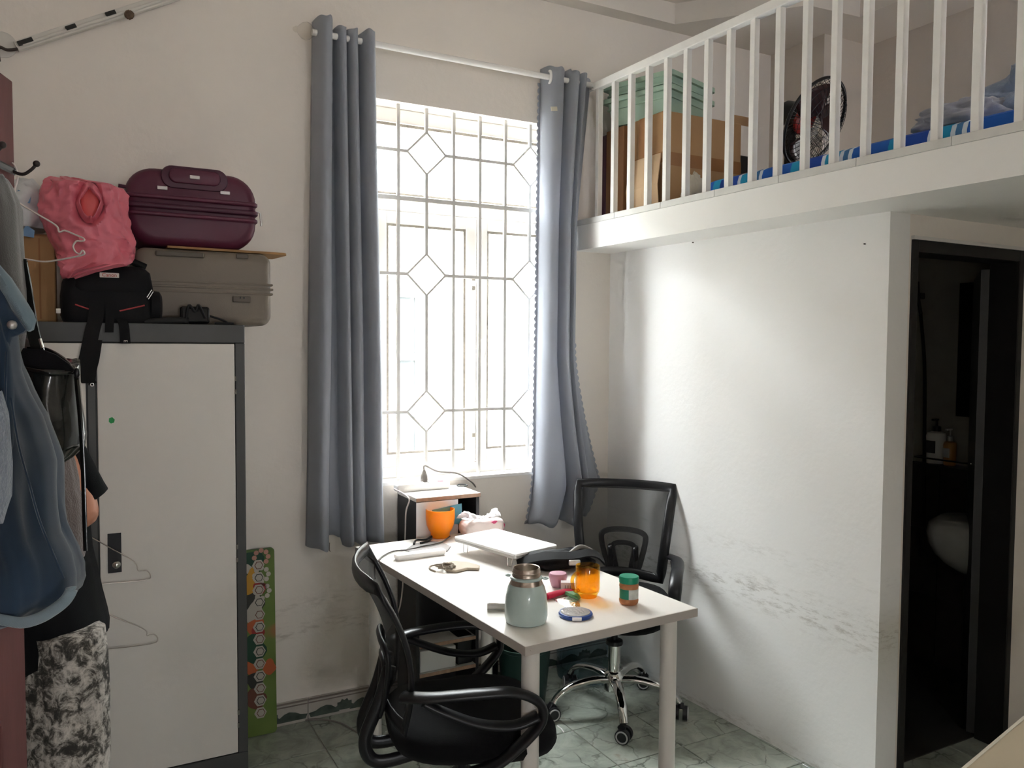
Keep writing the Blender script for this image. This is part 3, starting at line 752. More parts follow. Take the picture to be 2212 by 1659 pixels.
# ================================================================== MEZZANINE STORAGE
def rr(w, h, r, n=6):
    """rounded rectangle outline centred on 0"""
    r = min(r, w/2-1e-4, h/2-1e-4); pts = []
    for cx_, cy_, a0 in ((w/2-r, h/2-r, 0), (-w/2+r, h/2-r, pi/2), (-w/2+r, -h/2+r, pi), (w/2-r, -h/2+r, 1.5*pi)):
        for i in range(n+1):
            a = a0+pi/2*i/n; pts.append((cx_+r*cos(a), cy_+r*sin(a)))
    return pts
def carton(name, label, x0, x1, y0, y1, z0, z1, m, group=None, tape=(), flaps=(), open_top=False):
    t = thing(name, label, 'box', ((x0+x1)/2, (y0+y1)/2, z0), group=group)
    MB().bx(x0, x1, y0, y1, z0, z1).build('body', m, t, w=True, bevel=.004)
    for f in tape:
        MB().bx(*f).build('tape', 'packing_tape', t, w=True)
    for f in flaps:
        MB().band(f[0], f[1], .004).build('flap', f[2] if len(f) > 2 else m, t, w=True)
    return t
zf = ZS1+.001
xb = 2.20
c1 = at_y(1602, 262, 2.735)
carton('cardboard_box', 'large taped brown carton behind the mezzanine railing', xb, c1.x, 2.735, 2.985, zf, 2.505, 'cardboard', 'cartons on the mezzanine',
       tape=((xb-.0015, xb+.0, 2.74, 2.98, 2.29, 2.335), (xb, c1.x, 2.7335, 2.735, 2.28, 2.335), (xb-.0015, xb, 2.86, 2.905, 2.335, 2.505)),
       flaps=(([(xb-.004, 2.86, 2.33), (xb-.02, 2.86, 2.2), (xb-.012, 2.86, 2.1)], (0, .11, 0), 'cardboard_pale'),
              ([(c1.x-.01, 2.74, 2.5), (c1.x+.005, 2.725, 2.535)], (.06, 0, 0))))
carton('cardboard_box', 'dark brown carton wedged beside the curtain on the mezzanine', 2.18, 2.6, 2.995, 3.13, zf, 2.50, 'cardboard_dark', 'cartons on the mezzanine', tape=((2.1785, 2.18, 3.03, 3.07, 2.25, 2.5),))
carton('cardboard_box', 'near black brown carton at the far mezzanine corner', 2.185, 2.45, 3.135, 3.2, zf, 2.49, 'purple_dark', 'cartons on the mezzanine')
# stacked green crates
pc, pl, pr_ = at_z(1450, 150, 2.69), at_z(1370, 213, 2.69), at_z(1541, 192, 2.69)
u = (pr_-pc).normalized(); v = (pl-pc); v = (v-u*v.dot(u)).normalized()
wl, wr = min((pr_-pc).length, .42), min((pl-pc).dot(v), .42)
for q, (zt_, lab) in enumerate(((2.69, 'green plastic crate on top of the crate stack'), (2.63, 'green plastic crate nested under the top crate'))):
    ctr = pc+u*wl/2+v*wr/2
    t = thing('plastic_crate', lab, 'crate', (ctr.x, ctr.y, zt_-.12), group='green crates on the mezzanine')
    M = basis((ctr.x, ctr.y, zt_-.12), u, v)
    hgt = .12
    rings = [[(a*.86, b*.86, 0) for a, b in rr(wl, wr, .02)], [(a*.97, b*.97, hgt-.02) for a, b in rr(wl, wr, .02)], [(a, b, hgt-.02) for a, b in rr(wl+.02, wr+.02, .02)], [(a, b, hgt) for a, b in rr(wl+.02, wr+.02, .02)],
             [(a*.94, b*.94, hgt) for a, b in rr(wl, wr, .02)], [(a*.84, b*.84, .006) for a, b in rr(wl, wr, .02)]]
    MB().loft(rings, True, True, M).build('tub', 'crate_green', t, w=True, smooth=30)
    rg = [[(a, b, hgt-.05) for a, b in rr(wl*.965+.006, wr*.965+.006, .02)], [(a, b, hgt-.043) for a, b in rr(wl*.965+.006, wr*.965+.006, .02)]]
    MB().loft(rg, True, True, M).build('rim_rib', 'crate_green', t, w=True)
# fan
fc = at_x(1760, 265, 2.78)
nf_ = (-_fw*.66+_rt*.55-_up*.5).normalized()
fan = thing('pedestal_fan', 'black fan with dark red blades and red hub on the mezzanine', 'fan', (fc.x-.12, fc.y, zf))
ux = nf_.cross(V(0, 0, 1)).normalized(); uy = ux.cross(nf_).normalized()
if uy.z < 0: uy = -uy
def fp(a, r_, dz): return fc+ux*(r_*cos(a))+uy*(r_*sin(a))+nf_*dz
RF = .185
MB().tube([fp(2*pi*i/40, RF, 0) for i in range(40)], .007, 8, up=tuple(nf_), closed=True).build('cage_rim', 'fan_black', fan, w=True, smooth=180)
def cage(dz0, name, n=44):
    m = MB()
    for i in range(n):
        a = 2*pi*i/n
        m.tube([fp(a, .045, dz0), fp(a, .11, dz0*.9), fp(a, .16, dz0*.55), fp(a, RF, 0)], .0013, 4)
    for r_, k in ((.085, .95), (.125, .85), (.155, .6)):
        m.tube([fp(2*pi*i/32, r_, dz0*k) for i in range(32)], .0013, 4, closed=True)
    m.build(name, 'fan_black', fan, w=True)
cage(.055, 'front_cage'); cage(-.05, 'rear_cage')
hb = MB(); hb.lathe([(.052, .05), (.052, .062), (.03, .068), (0, .069)], 20, M=basis(fc, ux, uy)); hb.build('hub_badge', 'fan_black', fan, w=True, smooth=40)
MB().lathe([(.05, .044), (.066, .046), (.066, .058), (.05, .06)], 24, M=basis(fc, ux, uy)).build('hub_ring', 'fan_red', fan, w=True, smooth=40)
for k in range(3):
    a0 = 2*pi*k/3+.6
    def bl(u_, v_, a0=a0):
        r_ = .035+.13*v_; a = a0+(-.5+u_)*(1.5-.4*v_)+.25*v_
        return fp(a, r_, .02*(u_-.5)*2)
    MB().grid(bl, 8, 6).build('blade', 'fan_blade', fan, w=True, smooth=180, solid=.003)
mo = fc-nf_*.06
MB().tube([mo, mo-nf_*.03, mo-nf_*.1, mo-nf_*.13], [.05, .058, .05, .028], 18).build('motor_housing', 'fan_black', fan, w=True, smooth=50)
st0 = mo-nf_*.07-V(0, 0, .04)
MB().tube([st0, (st0.x, st0.y, zf+.16)], [.022, .026], 12).build('neck', 'fan_black', fan, w=True, smooth=50)
MB().lathe([(.03, .1), (.03, .16), (.026, .165)], 16, c=(st0.x, st0.y, zf)).build('height_collar', 'fan_red', fan, w=True, smooth=40)
MB().lathe([(.15, 0), (.15, .02), (.12, .035), (.03, .045), (.022, .1), (0, .1)], 28, c=(st0.x, st0.y, zf)).build('base', 'fan_black', fan, w=True, smooth=40)
# mattress, blankets, odds
ym0, ym1 = .9, 2.42
mz = MB()
mz.loft([[(edx(y)+.075+dx, y, zf+dz) for dx, dz in ((0, .008), (.006, 0), (1.0, 0), (1.0, .058), (.03, .062), (.008, .052), (0, .03))] for y in [ym0+(ym1-ym0)*i/30 for i in range(31)]])
mz.solo('striped_mattress', 'mattress_stripe', 'thin blue and white striped mattress behind the railing', 'mattress', smooth=40)
bc = at_x(2180, 235, 2.47)
def blob(c, r, seed, amp=.22, fr=2.2, nu=60, nv=36, flat=True):
    m = MB()
    def fn(d):
        k = 1+amp*noise.noise(d*fr+V(seed, 0, 0))+amp*.7*(1-abs(noise.noise(d*fr*1.7+V(0, seed, 0)))*2)*.5
        return k
    m.sphere(c, r, nu, nv, fn)
    if flat: m.v = [V(p.x, p.y, max(p.z, c[2]-r[2]*.55 if isinstance(r, (tuple, list)) else c[2]-r*.55)) for p in m.v]
    return m
m = blob((bc.x+.12, bc.y-.1, zf+.062+.06), (.22, .2, .125), 3.1, .34, 2.6)
m.v = [V(p.x, p.y, max(p.z, zf+.064)) for p in m.v]
m.solo('blanket', 'blanket', 'crumpled pale blue blanket heaped on the mattress', 'blanket', smooth=180)
b2 = at_x(2075, 285, 2.33)
m = blob((b2.x, b2.y, zf+.062+.03), (.1, .13, .05), 8.0, .3, 3.0); m.v = [V(p.x, p.y, max(p.z, zf+.064)) for p in m.v]
m.solo('pillowcase', 'blanket_grey', 'limp grey cloth lying before the blue blanket', 'cloth', smooth=180)
g = at_y(1650, 345, 2.62)
MB().bx(c1.x+.02, c1.x+.34, 2.72, 2.9, zf, zf+.2).solo('folded_mat', 'mat_grey', 'grey folded mat behind the fan', 'mat', bevel=.015, smooth=40)
g = at_y(1603, 300, 2.9)
MB().bx(g.x-.03, g.x+.09, 2.9, 3.0, zf, 2.42).solo('speaker_box', 'black_plastic', 'small black box behind the large carton', 'box', bevel=.006)
g = at_x(1497, 405, 2.2)
blob((g.x, g.y, zf+.04), (.035, .045, .065), 5.0, .4, 3.0, 30, 20).solo('plastic_bag', 'bag_pale', 'small crumpled pale plastic bag at the mattress end', 'bag', smooth=180)

# ================================================================== LOCKER
LX0, LX1, LY, LZ = -.385, .503, 2.8, 1.575
lk = thing('steel_locker', 'two door steel locker with dark frame against the wall', 'locker', ((LX0+LX1)/2, 3.0, 0))
mb = MB()
mb.bx(LX0, LX1, LY+.02, 3.09, .09, LZ-.06)
mb.bx(LX0, LX1, LY, 3.09, LZ-.06, LZ); mb.bx(LX0, LX1, LY, LY+.02, .055, .127)
mb.bx(LX0, LX0+.033, LY, LY+.02, .127, LZ-.06); mb.bx(LX1-.031, LX1, LY, LY+.02, .127, LZ-.06); mb.bx(.036, .06, LY, LY+.02, .127, LZ-.06)
for a in (LX0, LX1-.05):
    for b in (LY, 3.04): mb.bx(a, a+.05, b, b+.05, 0, .055)
mb.build('body', 'locker_dark', lk, w=True, bevel=.002, seg=1)
for a, b, s in ((.0635, .470, 1), (LX0+.0365, .0325, -1)):
    dd = MB().bx(a, b, LY-.001, LY+.018, .131, LZ-.0635).build('door', 'locker_door', lk, w=True, bevel=.002)
    hx = b+.002 if s > 0 else a-.002
    for zc in (at_y(510, 832, LY).z, at_y(512, 1195, LY).z, at_y(514, 1552, LY).z):
        for dz in (-.022, .022): MB().cyl((hx, LY-.002, zc+dz-.008), (hx, LY-.002, zc+dz+.008), .004, 8).build('hinge', 'steel', dd, w=True)
    p0, p1 = at_y(232, 1153, LY), at_y(263, 1235, LY)
    if s > 0: x0, x1 = p0.x, p1.x
    else: x0, x1 = -.02, .012
    MB().bx(x0, x1, LY-.004, LY-.0005, p1.z, p0.z).build('lock_plate', 'locker_slot', dd, w=True, bevel=.001)
    kn = at_y(249, 1218, LY)
    MB().sphere(((x0+x1)/2+.004, LY-.012, kn.z), .0125, 16, 10).build('knob', 'steel', dd, w=True, smooth=180)
    if s > 0:
        g = at_y(241, 908, LY)
        MB().prism([(-.008, -.004), (-.002, -.01), (.007, -.007), (.009, .002), (.002, .01), (-.007, .007)], 0, .0006, basis((g.x, LY-.0012, g.z), (1, 0, 0), (0, 0, 1))).build('sticker', 'green_sticker', dd, w=True, label='torn green sticker')

# ------------------------------------------------------------------ on top of the locker
YF = 2.9
def case(name, label, x0, x1, z0, z1, y0, y1, r, m, m2, top=None):
    t = thing(name, label, 'suitcase', ((x0+x1)/2, (y0+y1)/2, z0), group='suitcases on the locker')
    w_, h_ = x1-x0, z1-z0; cxx, czz = (x0+x1)/2, (z0+z1)/2
    rings = []
    for yy, ins in ((y0, .03), (y0+.006, .014), (y0+.02, .003), (y0+.04, 0), (y1-.04, 0), (y1-.02, .003), (y1-.004, .02), (y1, .04)):
        rings.append([(cxx+a, yy, czz+b) for a, b in rr(w_-2*ins, h_-2*ins, max(r-ins*.5, .02), 8)])
    MB().loft(rings).build('shell', m, t, w=True, smooth=40)
    return t, cxx, czz, w_, h_
# grey suitcase below
a, b = at_y(290, 560, YF), at_y(589, 690, YF)
gz1 = at_y(450, 540, YF).z
gs, gxc, gzc, gw, gh = case('suitcase', 'large grey hard suitcase lying on the locker', a.x, b.x, LZ+.001, gz1, YF, 3.19, .035, 'grey_shell', 'grey_shell_dark')
mz_ = at_y(480, 622, YF).z
for dz, s in ((0, .003), (.016, .002), (-.016, .002)):
    MB().loft([[(gxc+p, y, mz_+dz+q*.0) for p, q in rr(gw+2*s, .3, .03, 2)] for y in (0, 1)], False) if False else None
    MB().bx(a.x-s, b.x+s, YF-s, 3.19, mz_+dz-.004, mz_+dz+.004).build('closing_rib', 'grey_shell', gs, w=True, bevel=.003)
p = at_y(522, 647, YF)
lkp = MB().bx(p.x-.03, p.x+.03, YF-.008, YF+.002, p.z-.01, p.z+.011).build('lock_plate', 'grey_shell_dark', gs, w=True, bevel=.003)
for dx in (-.006, .006): MB().bx(p.x+dx-.002, p.x+dx+.002, YF-.01, YF-.007, p.z+.002, p.z+.009).build('lock_dial', 'black_plastic', lkp, w=True)
p = at_y(400, 548, YF); MB().bx(p.x-.09, p.x+.06, YF-.006, YF+.002, p.z-.012, p.z+.006).build('carry_handle', 'grey_shell_dark', gs, w=True, bevel=.004)
for px in (523, ): 
    p = at_y(px, 554, YF); MB().bx(p.x-.02, p.x+.02, YF-.006, YF+.001, p.z-.008, p.z+.008).build('latch', 'grey_shell_dark', gs, w=True, bevel=.003)
# flat cardboard between
ca, cb = at_y(505, 540, YF+.02), at_y(624, 545, YF+.02)
m = MB(); z = gz1+.001
m.add([(.28, YF+.01, z), (cb.x-.012, YF+.03, z), (cb.x, YF+.06, z+.001), (cb.x-.02, YF+.2, z), (.28, YF+.24, z), (.28, YF+.01, z+.007), (cb.x-.012, YF+.03, z+.008), (cb.x, YF+.06, z+.009), (cb.x-.02, YF+.2, z+.008), (.28, YF+.24, z+.007)],
      [[4, 3, 2, 1, 0], [5, 6, 7, 8, 9], [0, 1, 6, 5], [1, 2, 7, 6], [2, 3, 8, 7], [3, 4, 9, 8], [4, 0, 5, 9]])
m.solo('cardboard_sheet', 'cardboard_old', 'torn flat cardboard between the two suitcases', 'cardboard')
# purple suitcase
a, b = at_y(271, 480, YF+.03), at_y(556, 480, YF+.03)
pz0 = gz1+.0095; pz1 = at_y(400, 366, YF+.03).z
ps, pxc, pzc, pw, ph_ = case('suitcase', 'glossy dark purple suitcase lying on top of the grey one', a.x, b.x, pz0, pz1, YF+.03, 3.19, .09, 'purple_shell', 'purple_dark')
zm = at_y(420, 452, YF+.03).z
def rim(zc, hz, out, name, m_):
    rings = []
    for dz, o_ in ((-hz, 0), (-hz*.6, out), (hz*.6, out), (hz, 0)):
        zz = zc+dz
        # half width of the shell outline at this height
        r_ = .09; k = 0
        for lim, sg in ((pz1-r_, 1), (pz0+r_, -1)):
            dzz = (zz-lim)*sg
            if dzz > 0: k = r_-sqrt(max(0, r_*r_-dzz*dzz))
        hw = pw/2-k+o_
        rings.append([(pxc+p_, (YF+.03+3.19)/2+q_, zz) for p_, q_ in rr(2*hw, .3+2*o_, .03, 4)])
    MB().loft(rings).build(name, m_, ps, w=True, smooth=50)
rim(zm, .008, .003, 'zipper_band', 'purple_dark'); rim(zm+.03, .006, .002, 'shell_rib', 'purple_shell'); rim(zm-.026, .006, .002, 'shell_rib', 'purple_shell')
yf = YF+.03
hp0, hp1 = at_y(347, 372, yf), at_y(492, 385, yf)
rings = [[((hp0.x+hp1.x)/2+p_, yy, pz1-.028+q_) for p_, q_ in rr((hp1.x-hp0.x)-s_, .075-s_, .035, 6)] for yy, s_ in ((yf+.002, 0), (yf-.006, .004), (yf-.007, .012))]
hd = MB().loft(rings).build('handle_recess', 'purple_dark', ps, w=True, smooth=40)
rings = [[((hp0.x+hp1.x)/2+p_, yy, pz1-.024+q_) for p_, q_ in rr((hp1.x-hp0.x)*.78-s_, .05-s_, .024, 6)] for yy, s_ in ((yf-.006, 0), (yf-.014, .004), (yf-.016, .012))]
MB().loft(rings).build('handle_grip', 'purple_shell', hd, w=True, smooth=40)
for px, py in ((420, 384), (351, 405), (487, 416)):
    p = at_y(px, py, yf-.01); yy = yf-.017 if px == 420 else yf-.001
    MB().bx(p.x-.016, p.x+.016, yy-.004, yy, p.z-.006, p.z+.006).build('badge', 'silver_badge', ps, w=True, bevel=.002)
p = at_y(562, 470, yf+.04)
MB().tube([(p.x-.012, p.y, p.z+.02), (p.x, p.y, p.z+.015), (p.x+.002, p.y, p.z-.01), (p.x+.004, p.y, p.z-.03)], .003, 6).build('zipper_pull', 'steel', ps, w=True)
MB().bx(b.x-.004, b.x+.006, yf+.05, yf+.08, zm+.03, zm+.055).build('side_latch', 'silver_badge', ps, w=True, bevel=.002)
MB().cyl((a.x+.01, yf+.03, pz1-.07), (a.x-.018, yf+.03, pz1-.068), .006, 8).build('side_foot', 'purple_dark', ps, w=True)
# cardboard box at the left, plastic bag on it
a, b = at_y(122, 690, YF), at_y(122, 510, YF)
cbx = thing('cardboard_box', 'old brown cardboard box at the left end of the locker top', 'box', (-.08, 2.98, LZ))
MB().bx(-.24, a.x, YF, 3.12, LZ+.001, b.z).build('body', 'cardboard_old', cbx, w=True, bevel=.004)
MB().band([(-.24, YF+.002, b.z), (a.x, YF+.002, b.z)], (0, .004, .002), .004).build('flap_edge', 'cardboard_dark', cbx, w=True)
MB().bx(a.x-.045, a.x-.04, YF-.001, YF+.001, LZ+.01, b.z-.01).build('crease', 'cardboard_dark', cbx, w=True)
g = at_y(58, 460, YF+.08)
m = blob((g.x-.03, g.y, b.z+.075), (.11, .1, .095), 11.0, .25, 2.0); m.v = [V(p.x, p.y, max(p.z, b.z+.002)) for p in m.v]
fb = thing('plastic_bag', 'white plastic bag with blue print on the old box', 'bag', (g.x-.03, g.y, b.z))
m.build('film', 'film_white', fb, w=True, smooth=180)
for px, py, s_ in ((45, 425, .03), (60, 500, .02)):
    q = at_y(px, py, YF-.012); MB().prism([(-s_, -.014), (s_*.8, -.018), (s_*.9, .004), (-s_*.2, .02)], 0, .003, basis((q.x, q.y-.0, q.z), (1, 0, 0), (0, 0, 1))).build('blue_print', 'film_blue', fb, w=True)
# camera bag
t = thing('camera_bag', 'black camera shoulder bag with white name patch on the locker', 'bag', (at_y(235, 650, 2.9).x, 2.9, LZ))
c0, c1_ = at_y(130, 690, 2.82), at_y(335, 690, 2.82); cw = c1_.x-c0.x; cxm = (c0.x+c1_.x)/2
zt_ = at_y(240, 580, 2.85).z
rings = []
for zz, sc, dp in ((LZ+.001, .94, .11), (LZ+.02, 1.0, .13), (LZ+.08, 1.0, .135), (LZ+.12, .96, .13), (zt_-.01, .86, .115), (zt_, .78, .1)):
    rings.append([(cxm+p_, 2.85+q_, zz) for p_, q_ in rr(cw*sc, dp*.72, .04, 6)])
bd = MB().loft(rings).build('body', 'nylon_black', t, w=True, smooth=50)
zl0 = at_y(235, 630, 2.81).z
rings = []
for zz, sc, yo in ((zl0, .86, 0), (zl0+.012, .9, .004), (zt_-.012, .84, .002), (zt_+.006, .7, -.02)):
    rings.append([(cxm+.01+p_, 2.849+q_, zz) for p_, q_ in rr(cw*sc, .098+2*yo, .04, 6)])
MB().loft(rings).build('lid', 'nylon_black', t, w=True, smooth=50)
q = at_y(236, 595, 2.806); MB().bx(q.x-.027, q.x+.027, 2.793, 2.806, q.z-.0075, q.z+.0075).build('name_patch', 'label_white', t, w=True, bevel=.002)
text_part('Canon', .0155, basis((q.x, 2.7924, q.z), (1, 0, 0), (0, 0, 1)), 'label_red', t, 'lettering', label='red lettering on white patch')
for xa, xb_, za, zb_ in ((162, 192, 658, 668), (258, 312, 672, 660)):
    p, p2 = at_y(xa, za, 2.812), at_y(xb_, zb_, 2.812)
    MB().cyl((p.x, 2.802, p.z), (p2.x, 2.802, p2.z), .0025, 6).build('red_piping', 'red_piping', t, w=True)
q = at_y(322, 635, 2.83)
MB().tube([(q.x-.008, 2.806, q.z-.012), (q.x+.006, 2.806, q.z+.012), (q.x+.01, 2.806, q.z+.006), (q.x-.004, 2.806, q.z-.018)], .002, 6, closed=True).build('zip_ring', 'steel', t, w=True)
rings = []
for xx, r_ in ((c1_.x-.01, .05), (c1_.x+.015, .048), (c1_.x+.022, .035)):
    rings.append([(xx, 2.845+r_*.85*cos(a_), LZ+.055+r_*sin(a_)) for a_ in [2*pi*i/18 for i in range(18)]])
MB().loft(rings).build('side_pocket', 'nylon_black', t, w=True, smooth=50)
MB().tube([(cxm-.02, 2.86, zt_), (cxm+.05, 2.86, zt_+.035), (cxm+.11, 2.87, zt_+.01)], .012, 8).build('grab_handle', 'webbing_black', t, w=True, smooth=60)
def strap(pts, hw, name, m_='webbing_black'):
    P = []
    for px, py, yy in pts: P.append(at_y(px, py, yy))
    MB().band(smooth_path(P, 5), (hw, 0, 0), .003).build(name, m_, t, w=True, smooth=60)
strap([(211, 645, 2.797), (206, 690, 2.795), (200, 712, 2.79), (190, 760, 2.788), (182, 800, 2.788), (193, 828, 2.788)], .021, 'shoulder_strap')
strap([(214, 735, 2.793), (208, 775, 2.79), (202, 800, 2.785), (198, 832, 2.785)], .009, 'strap_tail')
strap([(238, 645, 2.797), (237, 690, 2.795), (236, 718, 2.79)], .012, 'front_strap')
strap([(262, 690, 2.798), (268, 705, 2.79), (271, 742, 2.79)], .0145, 'side_strap')
q = at_y(271, 737, 2.787); text_part('E', .015, basis((q.x, q.y, q.z), (1, 0, 0), (0, 0, 1)) @ Matrix.Rotation(radians(-90), 4, 'Z'), 'label_white', t, 'strap_lettering')
q = at_y(199, 831, 2.782); torus((q.x, q.y, q.z), (0, 1, 0), .0045, .0018, 16, 6).build('strap_rivet', 'steel', t, w=True, smooth=180)
MB().bx(at_y(126, 671, 2.81).x-.006, at_y(126, 671, 2.81).x+.006, 2.806, 2.81, at_y(126, 671, 2.81).z-.008, at_y(126, 671, 2.81).z+.006).build('size_tag', 'label_white', t, w=True)
# pink bag
pk = thing('plastic_bag', 'crumpled bright pink plastic bag stuffed beside the purple suitcase', 'bag', (at_y(190, 500, 2.9).x, 2.9, zt_))
P0 = at_y(188, 480, 2.88)
def pinkfn(d):
    k = 1+.2*noise.noise(d*2.1+V(4, 2, 0))+.12*(.5-abs(noise.noise(d*4.3+V(1, 7, 0))))+.05*noise.noise(d*11)
    return k
def pink_pt(i, nu, j, nv): pass
rows = [(386, 118, 158), (394, 104, 200), (404, 97, 262), (420, 90, 272), (450, 84, 274), (480, 90, 276), (500, 98, 285), (520, 106, 289), (545, 122, 288), (560, 127, 284), (575, 130, 268), (590, 133, 200), (604, 142, 158)]
dense = []
for k in range(len(rows)-1):
    for j_ in range(6): dense.append([a+(b-a)*j_/6 for a, b in zip(rows[k], rows[k+1])])
dense.append(list(rows[-1]))
rings = []
def ridge(p): return 1-2*abs(noise.noise(p))
for py, xa, xb_ in dense:
    pa, pb = at_y(xa, py, 2.88), at_y(xb_, py, 2.88); hw = (pb.x-pa.x)/2; ctr = (pa+pb)/2
    f_ = max(0, min(1, (py-545)/30)); dep = min(.1, hw*.9)*(1-f_)+min(.035, hw*.8)*f_
    yc = 2.885*(1-f_)+2.8*f_
    ring = []
    for i in range(110):
        a_ = 2*pi*i/110; c_, s_ = cos(a_), sin(a_); zz = (py-500)/55.0
        k = .009*ridge(V(c_*1.7+3, s_*1.7, zz*1.1))+.009*ridge(V(c_*3.2, s_*3.2+5, zz*2.1))+.0022*ridge(V(c_*7, s_*7, zz*5))
        e_ = .35 if abs(c_) > .93 else 1
        ring.append((ctr.x+(hw+k*e_)*c_, min(yc+(dep+k*1.6)*s_, 3.1), ctr.z+.006*noise.noise((c_*2.5, s_*2.5, py*.03))))
    rings.append(ring)
m = MB(); m.loft(rings[::-1])
qm = at_y(194, 440, 2.79)
for p in m.v:
    e_ = ((p.x-qm.x)/.034)**2+((p.z-qm.z)/.056)**2
    if p.y < 2.83 and e_ < 1.6: p.y += .035*max(0, min(1, 1.6-e_))
for p in m.v: p.y = min(p.y, 2.926)
m.build('film', 'pink_film', pk, w=True, smooth=50)
# open mouth of the bag
q = at_y(194, 440, 2.79)
rings = []
for k_, yy, dz in ((1.5, 2.79, 0), (1.22, 2.775, 0), (1.06, 2.76, 0), (1.0, 2.761, -.002), (.97, 2.785, -.006)):
    rings.append([(q.x+.024*k_*cos(a_)*(1+.25*sin(a_))+.003*sin(3*a_+1), yy+.006*sin(5*a_)+.004*sin(9*a_), q.z+.042*k_*sin(a_)+dz+.004*cos(4*a_)) for a_ in [2*pi*i/56 for i in range(56)]])
MB().loft(rings, cap=False).build('bag_mouth', 'pink_film', pk, w=True, smooth=180)
MB().sphere((q.x, 2.785, q.z-.004), (.026, .012, .046), 24, 12).build('mouth_lining', 'pink_inner', pk, w=True, smooth=180)
# adapter with cable
q = at_y(420, 672, 2.83)
ad = thing('power_adapter', 'black wrapped power adapter with coiled cable on the locker edge', 'adapter', (q.x, 2.83, LZ))
MB().box((q.x, 2.835, LZ+.03), (.09, .05, .055)).build('brick', 'black_gloss', ad, w=True, bevel=.008, smooth=40)
MB().tube(smooth_path([(q.x-.03, 2.806, LZ+.004), (q.x-.02, 2.804, LZ+.06), (q.x, 2.803, LZ+.04), (q.x+.01, 2.803, LZ+.062), (q.x+.03, 2.805, LZ+.02)], 6), .004, 6).build('cable_wrap', 'black_rubber', ad, w=True, smooth=60)
MB().tube(smooth_path([(q.x+.04, 2.83, LZ+.03), (q.x+.08, 2.83, LZ+.018), (q.x+.1, 2.825, LZ+.006), (q.x+.06, 2.815, LZ+.005), (q.x+.12, 2.82, LZ+.005)], 6), .0035, 6).build('cable', 'black_rubber', ad, w=True, smooth=60)
MB().tube(smooth_path([(q.x-.15, 2.82, LZ+.005), (q.x-.09, 2.815, LZ+.01), (q.x-.05, 2.815, LZ+.012), (q.x-.02, 2.81, LZ+.01)], 6), .011, 8).build('cable_bundle', 'black_rubber', ad, w=True, smooth=60)

# ------------------------------------------------------------------ lamp batten high on the wall
p0, p1 = at_y(34, 100, D-.02), at_y(385, -12, D-.02)
lp = thing('light_batten', 'slim white light batten with black tape slanting across the upper wall', 'light fitting', tuple((p0+p1)/2))
dv = (p1-p0); Lb = dv.length; M = basis(p0, dv, (0, 0, 1))
MB().bx(0, Lb, -.018, .014, -.012, .012, M).build('batten', 'trunking', lp, w=True, bevel=.003)
MB().tube([M @ V(.02, -.006, .014), M @ V(Lb, -.006, .014)], .006, 12).build('tube', 'trunking', lp, w=True, smooth=60)
for px, py, wd in ((54, 88, .048), (153, 57, .034), (239, 27, .034)):
    q = at_y(px, py, D-.045); s_ = (q-p0).dot(dv)/Lb; tt = (q-p0).dot(M.to_3x3().col[1])
    MB().bx(s_-wd/2, s_+wd/2, tt-.007, tt+.006, .0118, .024, M).build('tape_strip', 'tape_black', lp, w=True)
MB().tube(smooth_path([M @ V(.0, -.012, .01), M @ V(-.03, -.006, .012), M @ V(-.05, .01, .01), M @ V(-.07, -.03, .01)], 5), .005, 6).build('loose_wire', 'wire_dark', lp, w=True)
MB().tube(smooth_path([M @ V(-.045, .004, .01), M @ V(-.055, .035, .008), M @ V(-.08, .05, .01)], 5), .004, 6).build('loose_wire', 'wire_dark', lp, w=True)
q = at_y(5, 96, D-.004); MB().lathe([(0, 0), (.042, 0), (.042, .004), (.036, .006), (0, .006)], 32, M=basis((q.x, D-.0005, q.z), (1, 0, 0), (0, 0, 1)) @ Matrix.Rotation(0, 4, 'X')).build('ceiling_rose', 'trunking', lp, w=True, smooth=40)
q = at_y(279, 33, D-.05)
MB().sphere((q.x, D-.055, q.z), (.016, .013, .015), 18, 12, fn=lambda d: 1+.3*noise.noise(d*4)).solo('wasp_nest', 'nest', 'small brown mud nest stuck on the light batten', 'nest', smooth=180)

# ================================================================== ENTRANCE DOOR AND CLOTHES
EDG = V(-.088, 1.75, 0); DDIR = V(-.312, -.95, 0).normalized(); DN = V(.95, -.312, 0).normalized(); DH_ = 1.985
ed = thing('door_2', 'reddish brown wooden entrance door standing open at the left', 'door', tuple(EDG+DDIR*1.0), kind='structure')
M = basis(EDG, DDIR, (0, 0, 1))
leaf = MB().bx(0, 1.0, .01, DH_, 0, .04, M @ Matrix.Scale(1, 4)).build('door_leaf', 'door_wood', ed, w=True, bevel=.003)
def dface(s, z, out=0.0): return EDG+DDIR*s+DN*out+V(0, 0, z)
